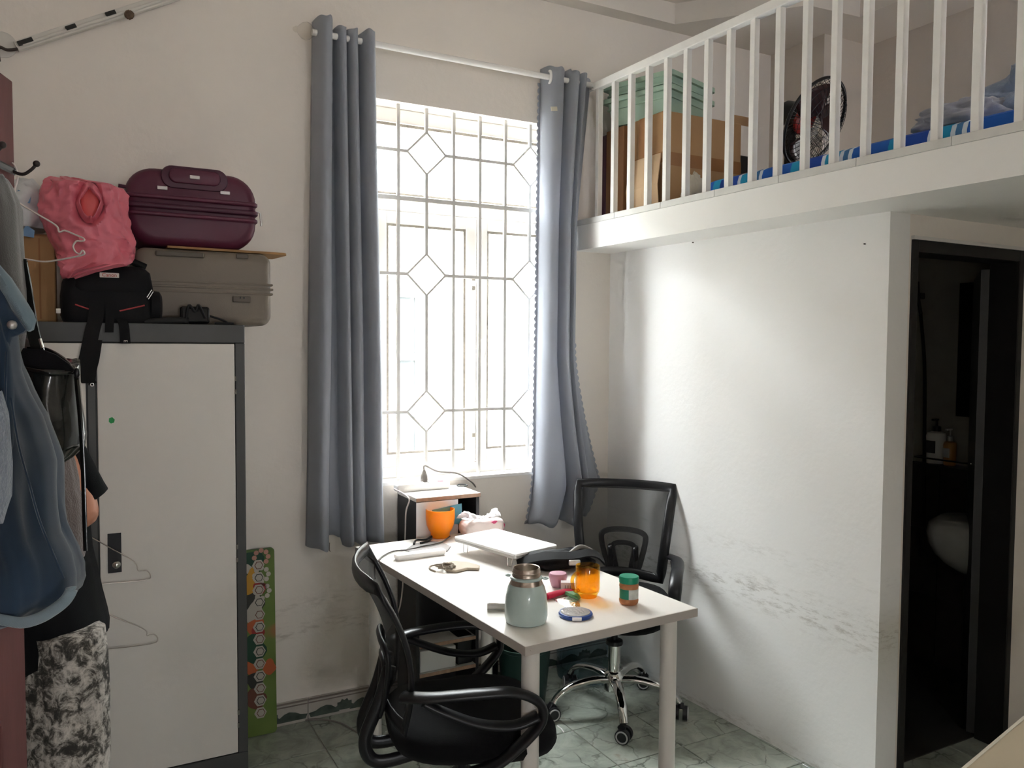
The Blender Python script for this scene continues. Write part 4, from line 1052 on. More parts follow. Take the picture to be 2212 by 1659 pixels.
# which side is the face toward the room
sgn = 1 if (M.to_3x3() @ V(0, 0, 1)).dot(DN) > 0 else -1
off = .04 if sgn > 0 else 0.0
for z0, z1 in ((.15, .85), (1.0, 1.85)):
    MB().tube([dface(.12, z0, off), dface(.88, z0, off), dface(.88, z1, off), dface(.12, z1, off)], .008, 6, closed=True).build('panel_moulding', 'door_wood', leaf, w=True)
hk = thing('coat_hook_rail', 'dark metal coat hooks screwed to the brown door', 'hook', tuple(dface(.2, 1.78, off)))
zh = at_y(28, 362, 1.7).z
MB().tube([dface(.01, zh, off+.004), dface(.6, zh, off+.004)], .007, 6, flat=(1, .3), up=(0, 0, 1)).build('rail', 'hook_metal', hk, w=True)
for s in (.02, .16, .3, .44):
    MB().tube(smooth_path([dface(s, zh, off), dface(s, zh-.006, off+.02), dface(s, zh+.002, off+.034), dface(s, zh+.012, off+.043)], 5), .003, 8).build('prong', 'hook_metal', hk, w=True, smooth=60)
    MB().sphere(tuple(dface(s, zh+.014, off+.044)), .006, 12, 8).build('prong_ball', 'hook_metal', hk, w=True, smooth=180)

def garment(rows, n=90, folds=5, famp=.06, seed=0.0, cap=True):
    """horizontal rings: (pixel y, left x, right x, camera distance, half depth)"""
    rt = V(_rt.x, _rt.y, 0).normalized(); fw = V(_fw.x, _fw.y, 0).normalized(); rings = []
    out = []
    for k in range(len(rows)-1):       # densify
        for j in range(4):
            t_ = j/4; out.append(tuple(a+(b-a)*t_ for a, b in zip(rows[k], rows[k+1])))
    out.append(rows[-1])
    for py, xl, xr, d, ry in out:
        a, b = at_d(xl, py, d), at_d(xr, py, d); c = (a+b)/2; hw = (b-a).length/2; ring = []
        for i in range(n):
            t_ = 2*pi*i/n
            f = 1+famp*sin(folds*t_+seed+py*.004)+famp*1.2*noise.noise((cos(t_)*2+seed, sin(t_)*2, py*.006))+famp*1.1*(.5-abs(noise.noise((cos(t_)*4.5, sin(t_)*4.5+seed, py*.003))))
            x_ = hw*cos(t_); y_ = ry*sin(t_)
            edge = abs(cos(t_))**6
            f = f*(1-edge)+edge
            ring.append(c+rt*(x_*f)+fw*(y_*f)+V(0, 0, .006*noise.noise((cos(t_)*3, sin(t_)*3, seed+py*.01))))
        rings.append(ring)
    return MB().loft(rings[::-1], cap)
def slab_px(poly, d, th=.004, bulge=0.0):
    ctr = [sum(p[i] for p in poly)/len(poly) for i in (0, 1)]
    fr_ = [at_d(x, y, d) for x, y in poly]; bk = [p+_fw*th for p in fr_]
    n = len(poly); m = MB(); c0_ = at_d(ctr[0], ctr[1], d-bulge)
    vs = fr_+bk+[c0_, at_d(ctr[0], ctr[1], d+th)]
    fs = [[i, (i+1) % n, 2*n] for i in range(n)]+[[n+(i+1) % n, n+i, 2*n+1] for i in range(n)]+[[(i+1) % n, i, n+i, n+(i+1) % n] for i in range(n)]
    return m.add(vs, fs)

jk = garment([(378, -90, 0, 1.42, .05), (400, -90, 10, 1.42, .06), (440, -95, 22, 1.42, .07), (500, -95, 27, 1.42, .07), (560, -95, 33, 1.42, .07), (620, -95, 39, 1.42, .07), (690, -95, 39, 1.42, .07), (760, -95, 34, 1.42, .06)], seed=1)
jk.solo('dark_jacket', 'jacket_grey', 'dark grey jacket hanging highest on the door hooks', 'jacket', smooth=180)
dj = thing('denim_jacket', 'blue denim jacket with pale collar hanging on the brown door', 'jacket', tuple(at_d(30, 1345, 1.22)))
garment([(600, -120, -15, 1.2, .03), (680, -120, 12, 1.2, .05), (745, -120, 20, 1.2, .06), (800, -120, 26, 1.2, .07), (850, -120, 46, 1.2, .075), (900, -120, 74, 1.2, .08), (960, -120, 94, 1.2, .08), (1000, -120, 103, 1.2, .085), (1050, -120, 107, 1.2, .085), (1100, -120, 113, 1.2, .085), (1150, -120, 122, 1.2, .085), (1200, -120, 146, 1.2, .085), (1240, -120, 156, 1.2, .085), (1275, -120, 156, 1.2, .085), (1296, -115, 148, 1.2, .08), (1318, -100, 115, 1.2, .07), (1335, -80, 70, 1.2, .05)], folds=7, famp=.13, seed=3).build('body', 'denim', dj, w=True, smooth=180)
slab_px([(-30, 540), (0, 578), (20, 600), (46, 640), (68, 676), (73, 692), (68, 712), (60, 716), (38, 690), (12, 648), (-10, 620)], 1.13, .006, .012).build('collar', 'denim_pale', dj, w=True, smooth=60)
slab_px([(-10, 610), (8, 640), (20, 668), (40, 690), (55, 712), (50, 718), (22, 728), (10, 760), (-12, 760)], 1.125, .006, .006).build('collar_facing', 'denim', dj, w=True, smooth=60)
q = at_d(26, 702, 1.115); MB().sphere(tuple(q), (.0065, .0065, .0065), 16, 10).build('stud', 'stud', dj, w=True, smooth=180)
slab_px([(-20, 640), (0, 700), (16, 760), (24, 850), (22, 960), (8, 1020), (0, 1000), (-30, 900)], 1.118, .008, .01).build('front_placket', 'denim', dj, w=True, smooth=60)
for sm in (((24, 860), (40, 960), (62, 1040), (84, 1120), (112, 1190), (138, 1250)), ((14, 760), (10, 880), (2, 1000), (-8, 1120))):
    MB().tube(smooth_path([at_d(x, y, 1.105) for x, y in sm], 5), .0016, 6).build('seam', 'denim', dj, w=True, smooth=60)
hem = [at_d(x, y, 1.115) for x, y in ((-10, 1336), (20, 1342), (50, 1345), (85, 1335), (115, 1318), (140, 1298), (153, 1278), (153, 1268))]
MB().tube(smooth_path(hem, 5), .008, 10, flat=(1, .6), up=(0, 0, 1)).build('hem', 'denim_pale', dj, w=True, smooth=180)
garment([(850, -60, 0, 1.08, .02), (900, -60, 5, 1.08, .03), (1000, -60, 9, 1.08, .035), (1080, -60, 8, 1.08, .035), (1130, -60, 1, 1.08, .02)], seed=5).solo('knit_top', 'knit_grey', 'pale grey knitted top in front of the denim jacket', 'sweater', smooth=180)
# leather bag
lb = thing('leather_bag', 'glossy black leather shoulder bag hanging behind the denim jacket', 'bag', tuple(at_d(110, 1000, 1.42)))
rows = [(798, 15, 163, 1.42, .05), (830, 20, 163, 1.42, .055), (870, 35, 165, 1.42, .06), (905, 55, 170, 1.42, .06), (940, 70, 173, 1.42, .06), (965, 82, 170, 1.42, .055), (985, 92, 150, 1.42, .04), (1000, 100, 128, 1.42, .02)]
bagm = garment(rows, folds=4, famp=.05, seed=2.2)
for p in bagm.v:
    dpt = (p-O).dot(_fw)
    if p.z > at_d(90, 850, 1.42).z: p.z += max(0, (dpt-1.42))*.55*((p.z-at_d(90, 850, 1.42).z)/.05)
bagm.build('body', 'leather', lb, w=True, smooth=180)
MB().tube(smooth_path([at_d(20, 788, 1.375), at_d(60, 797, 1.368), at_d(110, 806, 1.37), at_d(160, 803, 1.41), at_d(150, 786, 1.44), at_d(120, 764, 1.47), at_d(90, 752, 1.475), at_d(60, 752, 1.475)], 6), .0035, 8).build('rim_piping', 'leather', lb, w=True, smooth=60)
slab_px([(30, 790), (60, 797), (110, 804), (160, 801), (148, 786), (120, 766), (90, 755), (50, 752)], 1.4, .004).build('mouth', 'nylon_black', lb, w=True)
MB().band(smooth_path([at_d(44, 560, 1.46), at_d(55, 620, 1.46), at_d(66, 690, 1.46), at_d(76, 735, 1.46), at_d(84, 760, 1.46)], 5), tuple(_rt*.011), .004).build('strap', 'leather', lb, w=True, smooth=60)
MB().tube([at_d(86, 732, 1.45), at_d(92, 752, 1.45)], .0028, 8).build('strap_slider', 'steel', lb, w=True)
MB().tube(smooth_path([at_d(164, 798, 1.41), at_d(167, 840, 1.4), at_d(173, 900, 1.39), at_d(179, 1000, 1.39), at_d(182, 1100, 1.39), at_d(185, 1190, 1.39)], 5), .0035, 6, flat=(1.2, .6), up=tuple(_rt)).build('long_strap', 'leather', lb, w=True, smooth=60)
q = at_d(166, 806, 1.4); MB().sphere(tuple(q), (.005, .005, .009), 12, 8).build('clasp', 'black_plastic', lb, w=True, smooth=180)
swm = garment([(960, 60, 140, 1.6, .04), (1000, 75, 148, 1.6, .05), (1040, 88, 156, 1.6, .055), (1062, 95, 158, 1.6, .055), (1085, 100, 166, 1.6, .055), (1110, 100, 168, 1.6, .055), (1150, 100, 171, 1.6, .055), (1190, 105, 172, 1.6, .055), (1208, 110, 169, 1.6, .05)], folds=5, famp=.1, seed=7)
swm.solo('taupe_sweater', 'sweater_taupe', 'taupe sweater hanging below the leather bag', 'sweater', smooth=180)

def hanger(name, label, path, m, r, group=None):
    MB().tube(smooth_path(path, 4), r, 6).solo(name, m, label, 'hanger', group, smooth=60)
hp = [(6, 378), (16, 356), (27, 352), (36, 366), (38, 385), (33, 405), (32, 418), (34, 433), (80, 462), (121, 487), (128, 501), (140, 498), (160, 506), (179, 514), (182, 519), (176, 521), (165, 521), (158, 532), (163, 544), (172, 548), (178, 541), (182, 545), (178, 551), (140, 559), (100, 565), (70, 562), (37, 556), (0, 550), (-60, 540), (-75, 520), (-40, 490), (0, 455), (26, 437), (33, 431)]
hanger('wire_hanger', 'white wire hanger on the door hook in front of the pink bag', [at_d(x, y, 1.47) for x, y in hp], 'wire_white', .0016, 'wire hangers')
for lab, ax, ay, vis in (('upper thin wire hanger hanging over the locker door lock', 168, 1142, [(230, 1179), (289, 1213), (298, 1232), (308, 1233), (318, 1233), (325, 1243), (318, 1252), (260, 1258), (205, 1262)]),
                         ('lower thin wire hanger hanging over the locker door', 172, 1298, [(240, 1330), (311, 1360), (317, 1373), (324, 1371), (334, 1371), (341, 1380), (333, 1389), (280, 1397), (225, 1403)])):
    yy = LY-.024
    pth = [(ax-10, ay-42), (ax-6, ay-55), (ax+4, ay-55), (ax+9, ay-42), (ax+2, ay-20), (ax, ay)]+vis+[(ax, ay+118)]+[(2*ax-x, y+(ax-x)*-.0+8) for x, y in vis[::-1]]+[(ax, ay)]
    hanger('wire_hanger', lab, [at_y(x, y, yy) for x, y in pth], 'wire_steel', .0017, 'wire hangers')
    q = at_y(ax, ay-50, LY)
    kt = thing('adhesive_hook', 'small white adhesive hook holding the '+lab.split(' ')[0]+' wire hanger', 'hook', tuple(q))
    MB().bx(q.x-.012, q.x+.012, LY-.004, LY-.0012, q.z-.015, q.z+.015).build('plate', 'upvc', kt, w=True, bevel=.002)
    MB().tube([(q.x, LY-.003, q.z-.006), (q.x, LY-.028, q.z-.008), (q.x, LY-.032, q.z+.004)], .003, 6).build('prong', 'upvc', kt, w=True)

# ================================================================== PERSON behind the clothes
ps_ = at_d(120, 1400, 2.1)
pe = thing('person', 'person in black T-shirt and camouflage trousers, elbow bent, behind the hanging clothes', 'person', (ps_.x, ps_.y, 0))
def skin_body():
    rt = V(_rt.x, _rt.y, 0).normalized(); fw = V(_fw.x, _fw.y, 0).normalized()
    vs, es, rad = [], [], []
    def v(p, r): vs.append(tuple(WM[pe].inverted() @ p)); rad.append(r); return len(vs)-1
    def chain(i, pts):
        for p, r in pts:
            j = v(p, r); es.append((i, j)); i = j
        return i
    g_ = lambda px, py, d: at_d(px, py, d)
    pelvis = v(g_(120, 1330, 2.1), .075)
    chest = chain(pelvis, [(g_(110, 1200, 2.09), .07), (g_(102, 1030, 2.08), .08)])
    neck = chain(chest, [(g_(92, 935, 2.07), .075), (g_(70, 905, 2.06), .048)])
    head = chain(neck, [(g_(44, 858, 2.05), .075), (g_(34, 815, 2.05), .085), (g_(32, 790, 2.05), .06)])
    # near arm bent with the elbow behind the back
    el = chain(chest, [(g_(118, 960, 1.97), .05), (g_(152, 1040, 2.02), .044), (g_(184, 1122, 2.02), .048)])
    wr = chain(el, [(g_(132, 1122, 1.96), .034), (g_(80, 1100, 1.93), .027), (g_(62, 1094, 1.92), .03)])
    pw_ = vs[wr]
    for k, (dx, dy) in enumerate(((-34, -14), (-40, -4), (-40, 6), (-34, 14))):
        chain(wr, [(g_(62+dx*.6, 1094+dy, 1.92-.004*k), .01), (g_(62+dx, 1094+dy*1.1+8, 1.92), .009)])
    chain(wr, [(g_(50, 1070, 1.91), .011), (g_(36, 1062, 1.91), .009)])
    # far arm
    el2 = chain(chest, [(g_(95, 965, 2.2), .06), (g_(100, 1060, 2.24), .046), (g_(105, 1130, 2.25), .04)])
    wr2 = chain(el2, [(g_(70, 1110, 2.2), .03), (g_(40, 1095, 2.18), .027)])
    for k, (dx, dy) in enumerate(((-30, -12), (-36, -3), (-36, 6), (-30, 14))): chain(wr2, [(g_(40+dx, 1095+dy, 2.18), .009)])
    for s in (-1, 1):
        hp_ = g_(125, 1370, 2.1+.09*s); kn = V(hp_.x, hp_.y, .47); an = V(hp_.x+.02, hp_.y, .09)
        ft = chain(pelvis, [(hp_, .055), (kn, .045), (an, .038), (an-rt*.09-V(0, 0, .055), .034), (an-rt*.16-V(0, 0, .062), .024)])
    me = bpy.data.meshes.new('body'); me.from_pydata(vs, es, []); me.materials.append(MAT['skin'])
    o = bpy.data.objects.new('body', me); COL.objects.link(o); o.parent = pe; WM[o] = WM[pe]
    sk_ = o.modifiers.new('skin', 'SKIN'); sk_.use_smooth_shade = True
    if not me.skin_vertices: me.attributes.new  # layer is made by the modifier
    for i, sv in enumerate(me.skin_vertices[0].data):
        sv.radius = (rad[i], rad[i]); sv.use_root = (i == 0)
    ss_ = o.modifiers.new('subdivision', 'SUBSURF'); ss_.levels = 2; ss_.render_levels = 2
    return o
body = skin_body()
hc = at_d(38, 818, 2.06)
MB().sphere(tuple(hc), (.095, .1, .105), 24, 16, fn=lambda d: 1+.05*noise.noise(d*5)).build('hair', 'hair', pe, w=True, smooth=180)
tee = garment([(915, 60, 120, 2.08, .1), (940, 45, 135, 2.08, .16), (1000, 40, 140, 2.08, .16), (1100, 42, 155, 2.08, .15), (1200, 48, 170, 2.08, .14), (1245, 50, 184, 2.08, .14), (1292, 52, 195, 2.08, .14), (1340, 55, 209, 2.08, .14), (1362, 56, 214, 2.08, .14), (1385, 58, 213, 2.08, .138)], folds=6, famp=.04, seed=4)
zhem = at_d(140, 1372, 2.08).z
ctr = at_d(222, 1367, 2.08); lf_ = at_d(64, 1430, 2.08); slope = (ctr.z-lf_.z)/((ctr-lf_).dot(_rt))
zlow = at_d(140, 1385, 2.08).z+.03
for p in tee.v:
    if p.z < zlow+.03:
        k = max(0, min(1, (zlow+.03-p.z)/.06)); sx_ = (p-ctr).dot(_rt)
        p.z += k*(sx_*slope*1.0+.012)
tee.build('t_shirt', 'tee_black', pe, w=True, smooth=180)
slv = MB(); A_, B_ = at_d(114, 940, 2.0), at_d(182, 1078, 2.05)
ax_ = (B_-A_).normalized(); s1 = ax_.cross(_fw).normalized(); s2 = ax_.cross(s1)
rings = []
for k_, r_ in ((0, .058), (.35, .054), (.7, .052), (1.0, .056), (1.02, .05), (.85, .046)):
    rings.append([A_+(B_-A_)*k_+(s1*cos(t_)+s2*sin(t_))*r_*(1+.08*sin(3*t_+k_*4)) for t_ in [2*pi*i/28 for i in range(28)]])
slv.loft(rings, False).build('sleeve', 'tee_black', pe, w=True, smooth=180)
tr = MB()
for s in (-1, 1):
    zf_ = [(1360, 60, 218), (1420, 61, 226), (1500, 62, 230), (1560, 64, 229), (1640, 66, 231), (1760, 74, 226), (1880, 84, 214), (1950, 92, 204)]
    mm = garment([(a, b+(6 if s > 0 else 0), c, 2.1+.085*s, .085 if a < 1700 else .07) for a, b, c in zf_], folds=5, famp=.05, seed=9+s)
    tr.add(mm.v, mm.f)
tr.build('trousers', 'camo_print', pe, w=True, smooth=180)

# ================================================================== PRINTED BOARD by the wall
tpR = at_y(604, 1180, 3.195); btR = at_z(597, 1578, 0.002)
bw_ = .34
up_ = (V(tpR.x, 3.195, tpR.z)-V(btR.x, btR.y, .002)); Hb = up_.length
M = basis((btR.x-bw_, btR.y, .002), (1, 0, 0), up_)   # local x right, y up the board
bo = thing('printed_board', 'tall green printed board with white hexagons leaning on the wall', 'board', (btR.x-bw_/2, btR.y, 0))
face = -1 if (M.to_3x3() @ V(0, 0, 1)).y > 0 else 1
def fz(a): return a*1.0
pl = MB().loft([[(p+bw_/2, q+Hb/2, z_) for p, q in rr(bw_, Hb, .014, 4)] for z_ in (0, -.012 if face < 0 else .012)][::1], True, True, M).build('panel', 'board_print', bo, w=True)
zfz = -.0125 if face < 0 else .0125
# pick the side facing the room
nrm = (M.to_3x3() @ V(0, 0, 1)); 
zfz = .0004 if nrm.y < 0 else -.0004
zfz = (.0125 if face > 0 else .0005) if nrm.y < 0 else (-.0125 if face < 0 else -.0005)
def decal(poly, name, m_, dz=0.0):
    e = .0006 if zfz > 0 else -.0006
    MB().prism(poly, zfz+dz*(1 if zfz > 0 else -1), zfz+e+dz*(1 if zfz > 0 else -1), M).build(name, m_, bo, w=True)
def disc(x, y, r, n=14, sq=1.0, wob=0.0, seed=0): return [(x+r*cos(2*pi*i/n)*(1+wob*sin(3*2*pi*i/n+seed)), y+r*sq*sin(2*pi*i/n)*(1+wob*cos(2*2*pi*i/n+seed))) for i in range(n)]
hx_ = bw_-.062
for k in range(13):
    yy = Hb-.062-k*(Hb-.15)/12
    decal(disc(hx_-.000*k, yy, .0235, 6, 1.0), 'hexagon', 'print_white', .0012)
    decal(disc(hx_+.002, yy, .0165, 6, 1.0), 'hexagon_core', 'print_dark' if k % 2 else 'print_brown', .002)
    decal(disc(hx_+.002, yy, .0135, 6, 1.0), 'hexagon_icon', 'print_white', .0028)
for k, (fx, fy) in enumerate(((hx_+.012, Hb-.032), (hx_+.012, Hb-.1), (hx_+.014, Hb-.165))):
    for q in range(8):
        a = 2*pi*q/8; decal(disc(fx+.026*cos(a), fy+.026*sin(a), .0095, 10), 'flower_petal', ('print_pink', 'print_white', 'print_white')[k], .0006)
strip = [('print_green', .25, .925, .06), ('print_white', .24, .9, .02), ('print_yellow', .26, .855, .036), ('print_yellow', .245, .80, .03), ('print_red', .282, .79, .03), ('print_dark', .262, .72, .045), ('print_white', .262, .66, .045), ('print_orange', .265, .585, .04), ('print_red', .272, .55, .03), ('print_green', .258, .47, .055), ('print_orange', .25, .38, .035), ('print_dark', .262, .30, .04), ('print_brown', .262, .2, .045), ('print_orange', .315, .36, .03)]
for i, (m_, u_, v_, r_) in enumerate(strip):
    decal(disc(u_*bw_/.34, v_*Hb, r_*.8, 18, 1.15, .18, i*1.7), 'print_shape', m_, .0002+.0001*(i % 5))

# ================================================================== CHAIRS (built facing +X)
def make_chair(label):
    t = thing('office_chair', label, 'chair', group='black mesh office chairs')
    MB().lathe([(.03, .085), (.042, .09), (.042, .15), (.034, .165), (.028, .17)], 24).build('base_hub', 'chrome', t, smooth=40)
    for k in range(5):
        a = 2*pi*k/5+.30
        e = V(cos(a), sin(a), 0)
        leg = MB().tube(smooth_path([e*.03+V(0, 0, .135), e*.1+V(0, 0, .142), e*.19+V(0, 0, .128), e*.245+V(0, 0, .1), e*.27+V(0, 0, .07)], 5), [.021]*5+[.019]*5+[.017]*5+[.015]*6, 10, flat=(.75, 1.15), up=(0, 0, 1)).build('base_leg', 'chrome', t, smooth=60)
        c = e*.275+V(0, 0, .029); s_ = V(-sin(a), cos(a), 0)
        ah = a+1.1+k*.5; rr_ = V(cos(ah), sin(ah), 0); ax = V(-sin(ah), cos(ah), 0)
        cm = MB(); 
        for sg in (-1, 1): cm.tube([c+ax*(sg*.008), c+ax*(sg*.026), c+ax*(sg*.027)], [.029, .029, .024], 20)
        cm.tube([c+V(0, 0, .02)-rr_*.012, c+V(0, 0, .04)], [.016, .012], 10)
        cm.build('caster', 'black_plastic', leg, smooth=40)
        for sg in (-1, 1):
            cc = c+ax*(sg*.0272); u_ = rr_; v_ = V(0, 0, 1)
            MB().tube([cc+(u_*cos(2*pi*i/24)+v_*sin(2*pi*i/24))*.0215 for i in range(24)], .0032, 6, up=tuple(ax), closed=True).build('caster_ring', 'caster_ring', leg, smooth=180)
    MB().cyl((0, 0, .15), (0, 0, .285), .025, 24).build('gas_lift', 'chrome', t, smooth=40)
    MB().lathe([(.034, .28), (.036, .286), (.034, .297), (.014, .3), (.014, .40), (0, .4)], 20).build('gas_lift_collar', 'black_plastic', t, smooth=40)
    MB().bx(-.13, .1, -.09, .09, .395, .418).build('tilt_mechanism', 'black_plastic', t, bevel=.01)
    # seat
    rings = []
    for z, sc in ((.418, .86), (.424, .96), (.445, 1.0), (.468, .99), (.482, .94), (.49, .8), (.492, .4), (.491, .05)):
        ring = []
        for i in range(48):
            a = 2*pi*i/48; c_, s_ = cos(a), sin(a); p = 3.2
            r_ = 1/((abs(c_)**p+abs(s_)**p)**(1/p))
            x = .235*sc*r_*c_; y = .235*sc*r_*s_*(1.0 if c_ > 0 else .94)
            ring.append((.02+x, y, z-.02*max(0, x/.235)**3+.012*max(0, -x/.235)**2))
        rings.append(ring)
    MB().loft(rings).build('seat', 'seat_fabric', t, smooth=60)
    # back: curve in x as a function of z, width as a function of z
    ZB0, ZB1 = .515, .90
    def bxz(z):
        k = (z-ZB0)/(ZB1-ZB0); return -.205-.03*sin(k*pi*.9)*-1.0-.085*k*k
    def hw(z):
        k = (z-ZB0)/(ZB1-ZB0); return .178+.03*k-.012*(1-k)**2
    def bp(s_, z): # s in -1..1
        return V(bxz(z)+.045*(abs(s_)**2)-.02, s_*hw(z), z-.018*(1-s_*s_)*(1 if z < .6 else 0)+ (.0))
    outline = [bp(-1, ZB0+(ZB1-ZB0)*i/12) for i in range(13)]+[bp(-1+2*i/8, ZB1) for i in range(1, 8)]+[bp(1, ZB1-(ZB1-ZB0)*i/12) for i in range(13)]+[bp(1-2*i/8, ZB0+.028*sin(pi*i/8)) for i in range(1, 8)]
    MB().tube(outline, .022, 10, flat=(.36, 1.0), up=(1, 0, 0), closed=True).build('back_frame', 'black_plastic', t, smooth=180)
    MB().grid(lambda u, v: bp(-.96+1.92*u, ZB0+.03*sin(pi*u)*(1-v)+(ZB1-ZB0)*v), 20, 20).build('mesh_back', 'mesh_fabric', t, smooth=180)
    # lumbar support: two nested trapezoid loops behind the mesh
    def lp(pts, off): return [bp(s_, z)+V(-off, 0, 0) for s_, z in pts]
    big = smooth_path(lp([(-.32, .52), (-.42, .58), (-.52, .66), (-.47, .695), (-.2, .708), (.2, .708), (.47, .695), (.52, .66), (.42, .58), (.32, .52)], .018), 5)
    sm_ = smooth_path(lp([(-.17, .52), (-.2, .57), (-.26, .62), (-.22, .645), (0, .652), (.22, .645), (.26, .62), (.2, .57), (.17, .52)], .018), 5)
    lb_ = MB().tube(big, .0125, 8, flat=(.6, 1), up=(1, 0, 0)).build('lumbar_support', 'black_plastic', t, smooth=180)
    MB().tube(sm_, .011, 8, flat=(.6, 1), up=(1, 0, 0)).build('lumbar_inner_loop', 'black_plastic', lb_, smooth=180)
    # bracket from the back down under the seat
    for s_ in (-.055, .055):
        MB().tube(smooth_path([V(bxz(.64)-.02, s_, .64), V(-.235, s_, .55), V(-.275, s_, .45), V(-.262, s_, .39), V(-.21, s_, .378), V(-.1, s_, .4)], 6), .017, 10, flat=(.7, 1.1), up=(0, 1, 0)).build('back_bracket', 'black_plastic', t, smooth=180)
    # arm loops
    for sg in (-1, 1):
        y = .245*sg
        pts = [V(-.19, .2*sg, .615), V(-.12, .238*sg, .622), V(0, y*1.04, .628), V(.09, y*1.05, .624), V(.155, y*1.05, .592), V(.165, y*1.04, .545), V(.12, y*1.02, .49), V(.05, y*.99, .435), V(-.02, y*.93, .408)]
        MB().tube(smooth_path(pts, 6), .024, 10, flat=(1.05, .5), up=(0, 1, 0)).build('armrest', 'black_plastic', t, smooth=180)
        pts = [V(.155, y*1.04, .555), V(.09, y*1.03, .535), V(.0, y*1.02, .548), V(-.09, y*.99, .585), V(-.14, y*.95, .61)]
        MB().tube(smooth_path(pts, 6), .024, 10, flat=(.95, .45), up=(0, 1, 0)).build('arm_brace', 'black_plastic', t, smooth=180)
    return t
ch2 = make_chair('black mesh office chair with chrome base in the corner behind the desk')
ch1 = copy_tree(ch2); ch1['label'] = 'black mesh office chair pushed in at the near side of the desk'
ch2.location = (1.955, 2.706, 0); ch2.rotation_euler = (0, 0, atan2(-.71, -.70))
ch1.location = (.96, 2.06, 0); ch1.rotation_euler = (0, 0, radians(-15))

# ================================================================== DESK
dk0 = V(.996, 1.76, 0); dka = atan2(.069, 1.186)   # near left corner, rotation
dk = thing('desk', 'white desk with round metal legs covered with small items', 'desk', (dk0.x, dk0.y, 0), dka)
DW, DL = .596, 1.19
top = MB().bx(0, DW, 0, DL, HL-.025, HL).build('desk_top', 'table_top', dk, bevel=.0015, seg=1)
eb = .0012
MB().bx(-eb, DW+eb, -eb, 0, HL-.0245, HL-.0005).build('edge_band', 'table_edge', top); MB().bx(-eb, DW+eb, DL, DL+eb, HL-.0245, HL-.0005).build('edge_band', 'table_edge', top)
MB().bx(-eb, 0, 0, DL, HL-.0245, HL-.0005).build('edge_band', 'table_edge', top); MB().bx(DW, DW+eb, 0, DL, HL-.0245, HL-.0005).build('edge_band', 'table_edge', top)
for lx, ly in ((.055, .06), (DW-.055, .06), (.055, DL-.06), (DW-.055, DL-.06)):
    MB().lathe([(.016, 0), (.02, .004), (.0235, .03), (.0245, HL-.03), (.034, HL-.028), (.034, HL-.0255)], 24, c=(lx, ly, 0)).build('leg', 'leg_paint', dk, smooth=40)
MB().cyl((.016, -.0015, HL-.012), (.016, -.003, HL-.012), .0025, 10).build('screw_cover', 'table_edge', dk)
Zt = HL+.0006

# flask
fq = at_z(1139, 1350, HL)
fl_ = thing('steel_flask', 'pale mint steel flask without lid at the desk corner', 'flask', (fq.x+.01, fq.y+.025, Zt))
MB().lathe([(.05, 0), (.056, .003), (.0595, .02), (.0595, .045), (.057, .075), (.051, .098), (.046, .108)], 40, cap=True).build('body', 'mint_enamel', fl_, smooth=50)
MB().lathe([(.0463, .1075), (.0425, .116), (.0405, .122)], 40, cap=False).build('worn_band', 'steel_brushed', fl_, smooth=50)
MB().lathe([(.041, .119), (.0445, .1215), (.0445, .1255), (.041, .128)], 40).build('carry_ring', 'mint_enamel', fl_, smooth=40)
for a in (2.75, -.15):
    e = V(cos(a-.5), sin(a-.5), 0); torus(tuple(e*.053+V(0, 0, .1235)), (0, 0, 1), .0065, .0025, 16, 6).build('carry_lug', 'mint_enamel', fl_, smooth=180)
MB().lathe([(.0385, .127), (.0395, .13), (.0385, .133), (.0385, .138), (.0398, .14), (.0385, .143), (.038, .149), (.0365, .152), (.0345, .151), (.0335, .14), (.033, .06), (.0, .05)], 40).build('neck', 'steel_brushed', fl_, smooth=30)
# amber mug
mq = at_z(1274, 1293, HL)
mg = thing('glass_mug', 'amber glass mug with handle on the desk', 'mug', (mq.x+.005, mq.y+.02, Zt))
prof = [(.0, .0), (.028, 0), (.03, .003), (.031, .009), (.036, .018), (.0375, .028), (.0375, .094), (.0365, .096), (.0352, .094), (.0352, .028), (.033, .018), (.02, .013), (0, .013)]
MB().lathe(prof, 36).build('bowl', 'amber_glass', mg, smooth=40)
hd_ = V(-_rt.x*.8-_fw.x*.6, -_rt.y*.8-_fw.y*.6, 0).normalized()
MB().tube(smooth_path([hd_*.036+V(0, 0, .074), hd_*.05+V(0, 0, .078), hd_*.062+V(0, 0, .062), hd_*.058+V(0, 0, .036), hd_*.047+V(0, 0, .024), hd_*.036+V(0, 0, .026)], 5), .0055, 10).build('handle', 'amber_glass', mg, smooth=180)
# peanut butter jar
jq = at_z(1363, 1308, HL)
jr = thing('spread_jar', 'small jar of brown spread with green lid near the desk edge', 'jar', (jq.x+.005, jq.y+.018, Zt))
MB().lathe([(.024, 0), (.0275, .004), (.029, .012), (.0275, .018), (.0275, .048), (.029, .054), (.028, .06), (.025, .066), (0, .066)], 32).build('contents', 'peanut', jr, smooth=40)
MB().lathe([(.0283, .0185), (.0283, .0475)], 32, cap=False).build('label_band', 'jar_label', jr, smooth=60)
ang = atan2(-_fw.y, -_fw.x)
def patch(r, a0, a1, z0, z1, n=10): return MB().grid(lambda u, v: (r*cos(a0+(a1-a0)*u), r*sin(a0+(a1-a0)*u), z0+(z1-z0)*v), n, 1)
patch(.0287, ang-1.3, ang-.15, .0185, .0475).build('label_print', 'jar_label_green', jr, smooth=180)
MB().lathe([(.029, .064), (.0295, .067), (.0295, .08), (.028, .083), (0, .0835)], 40).build('lid', 'teal_plastic', jr, smooth=40)
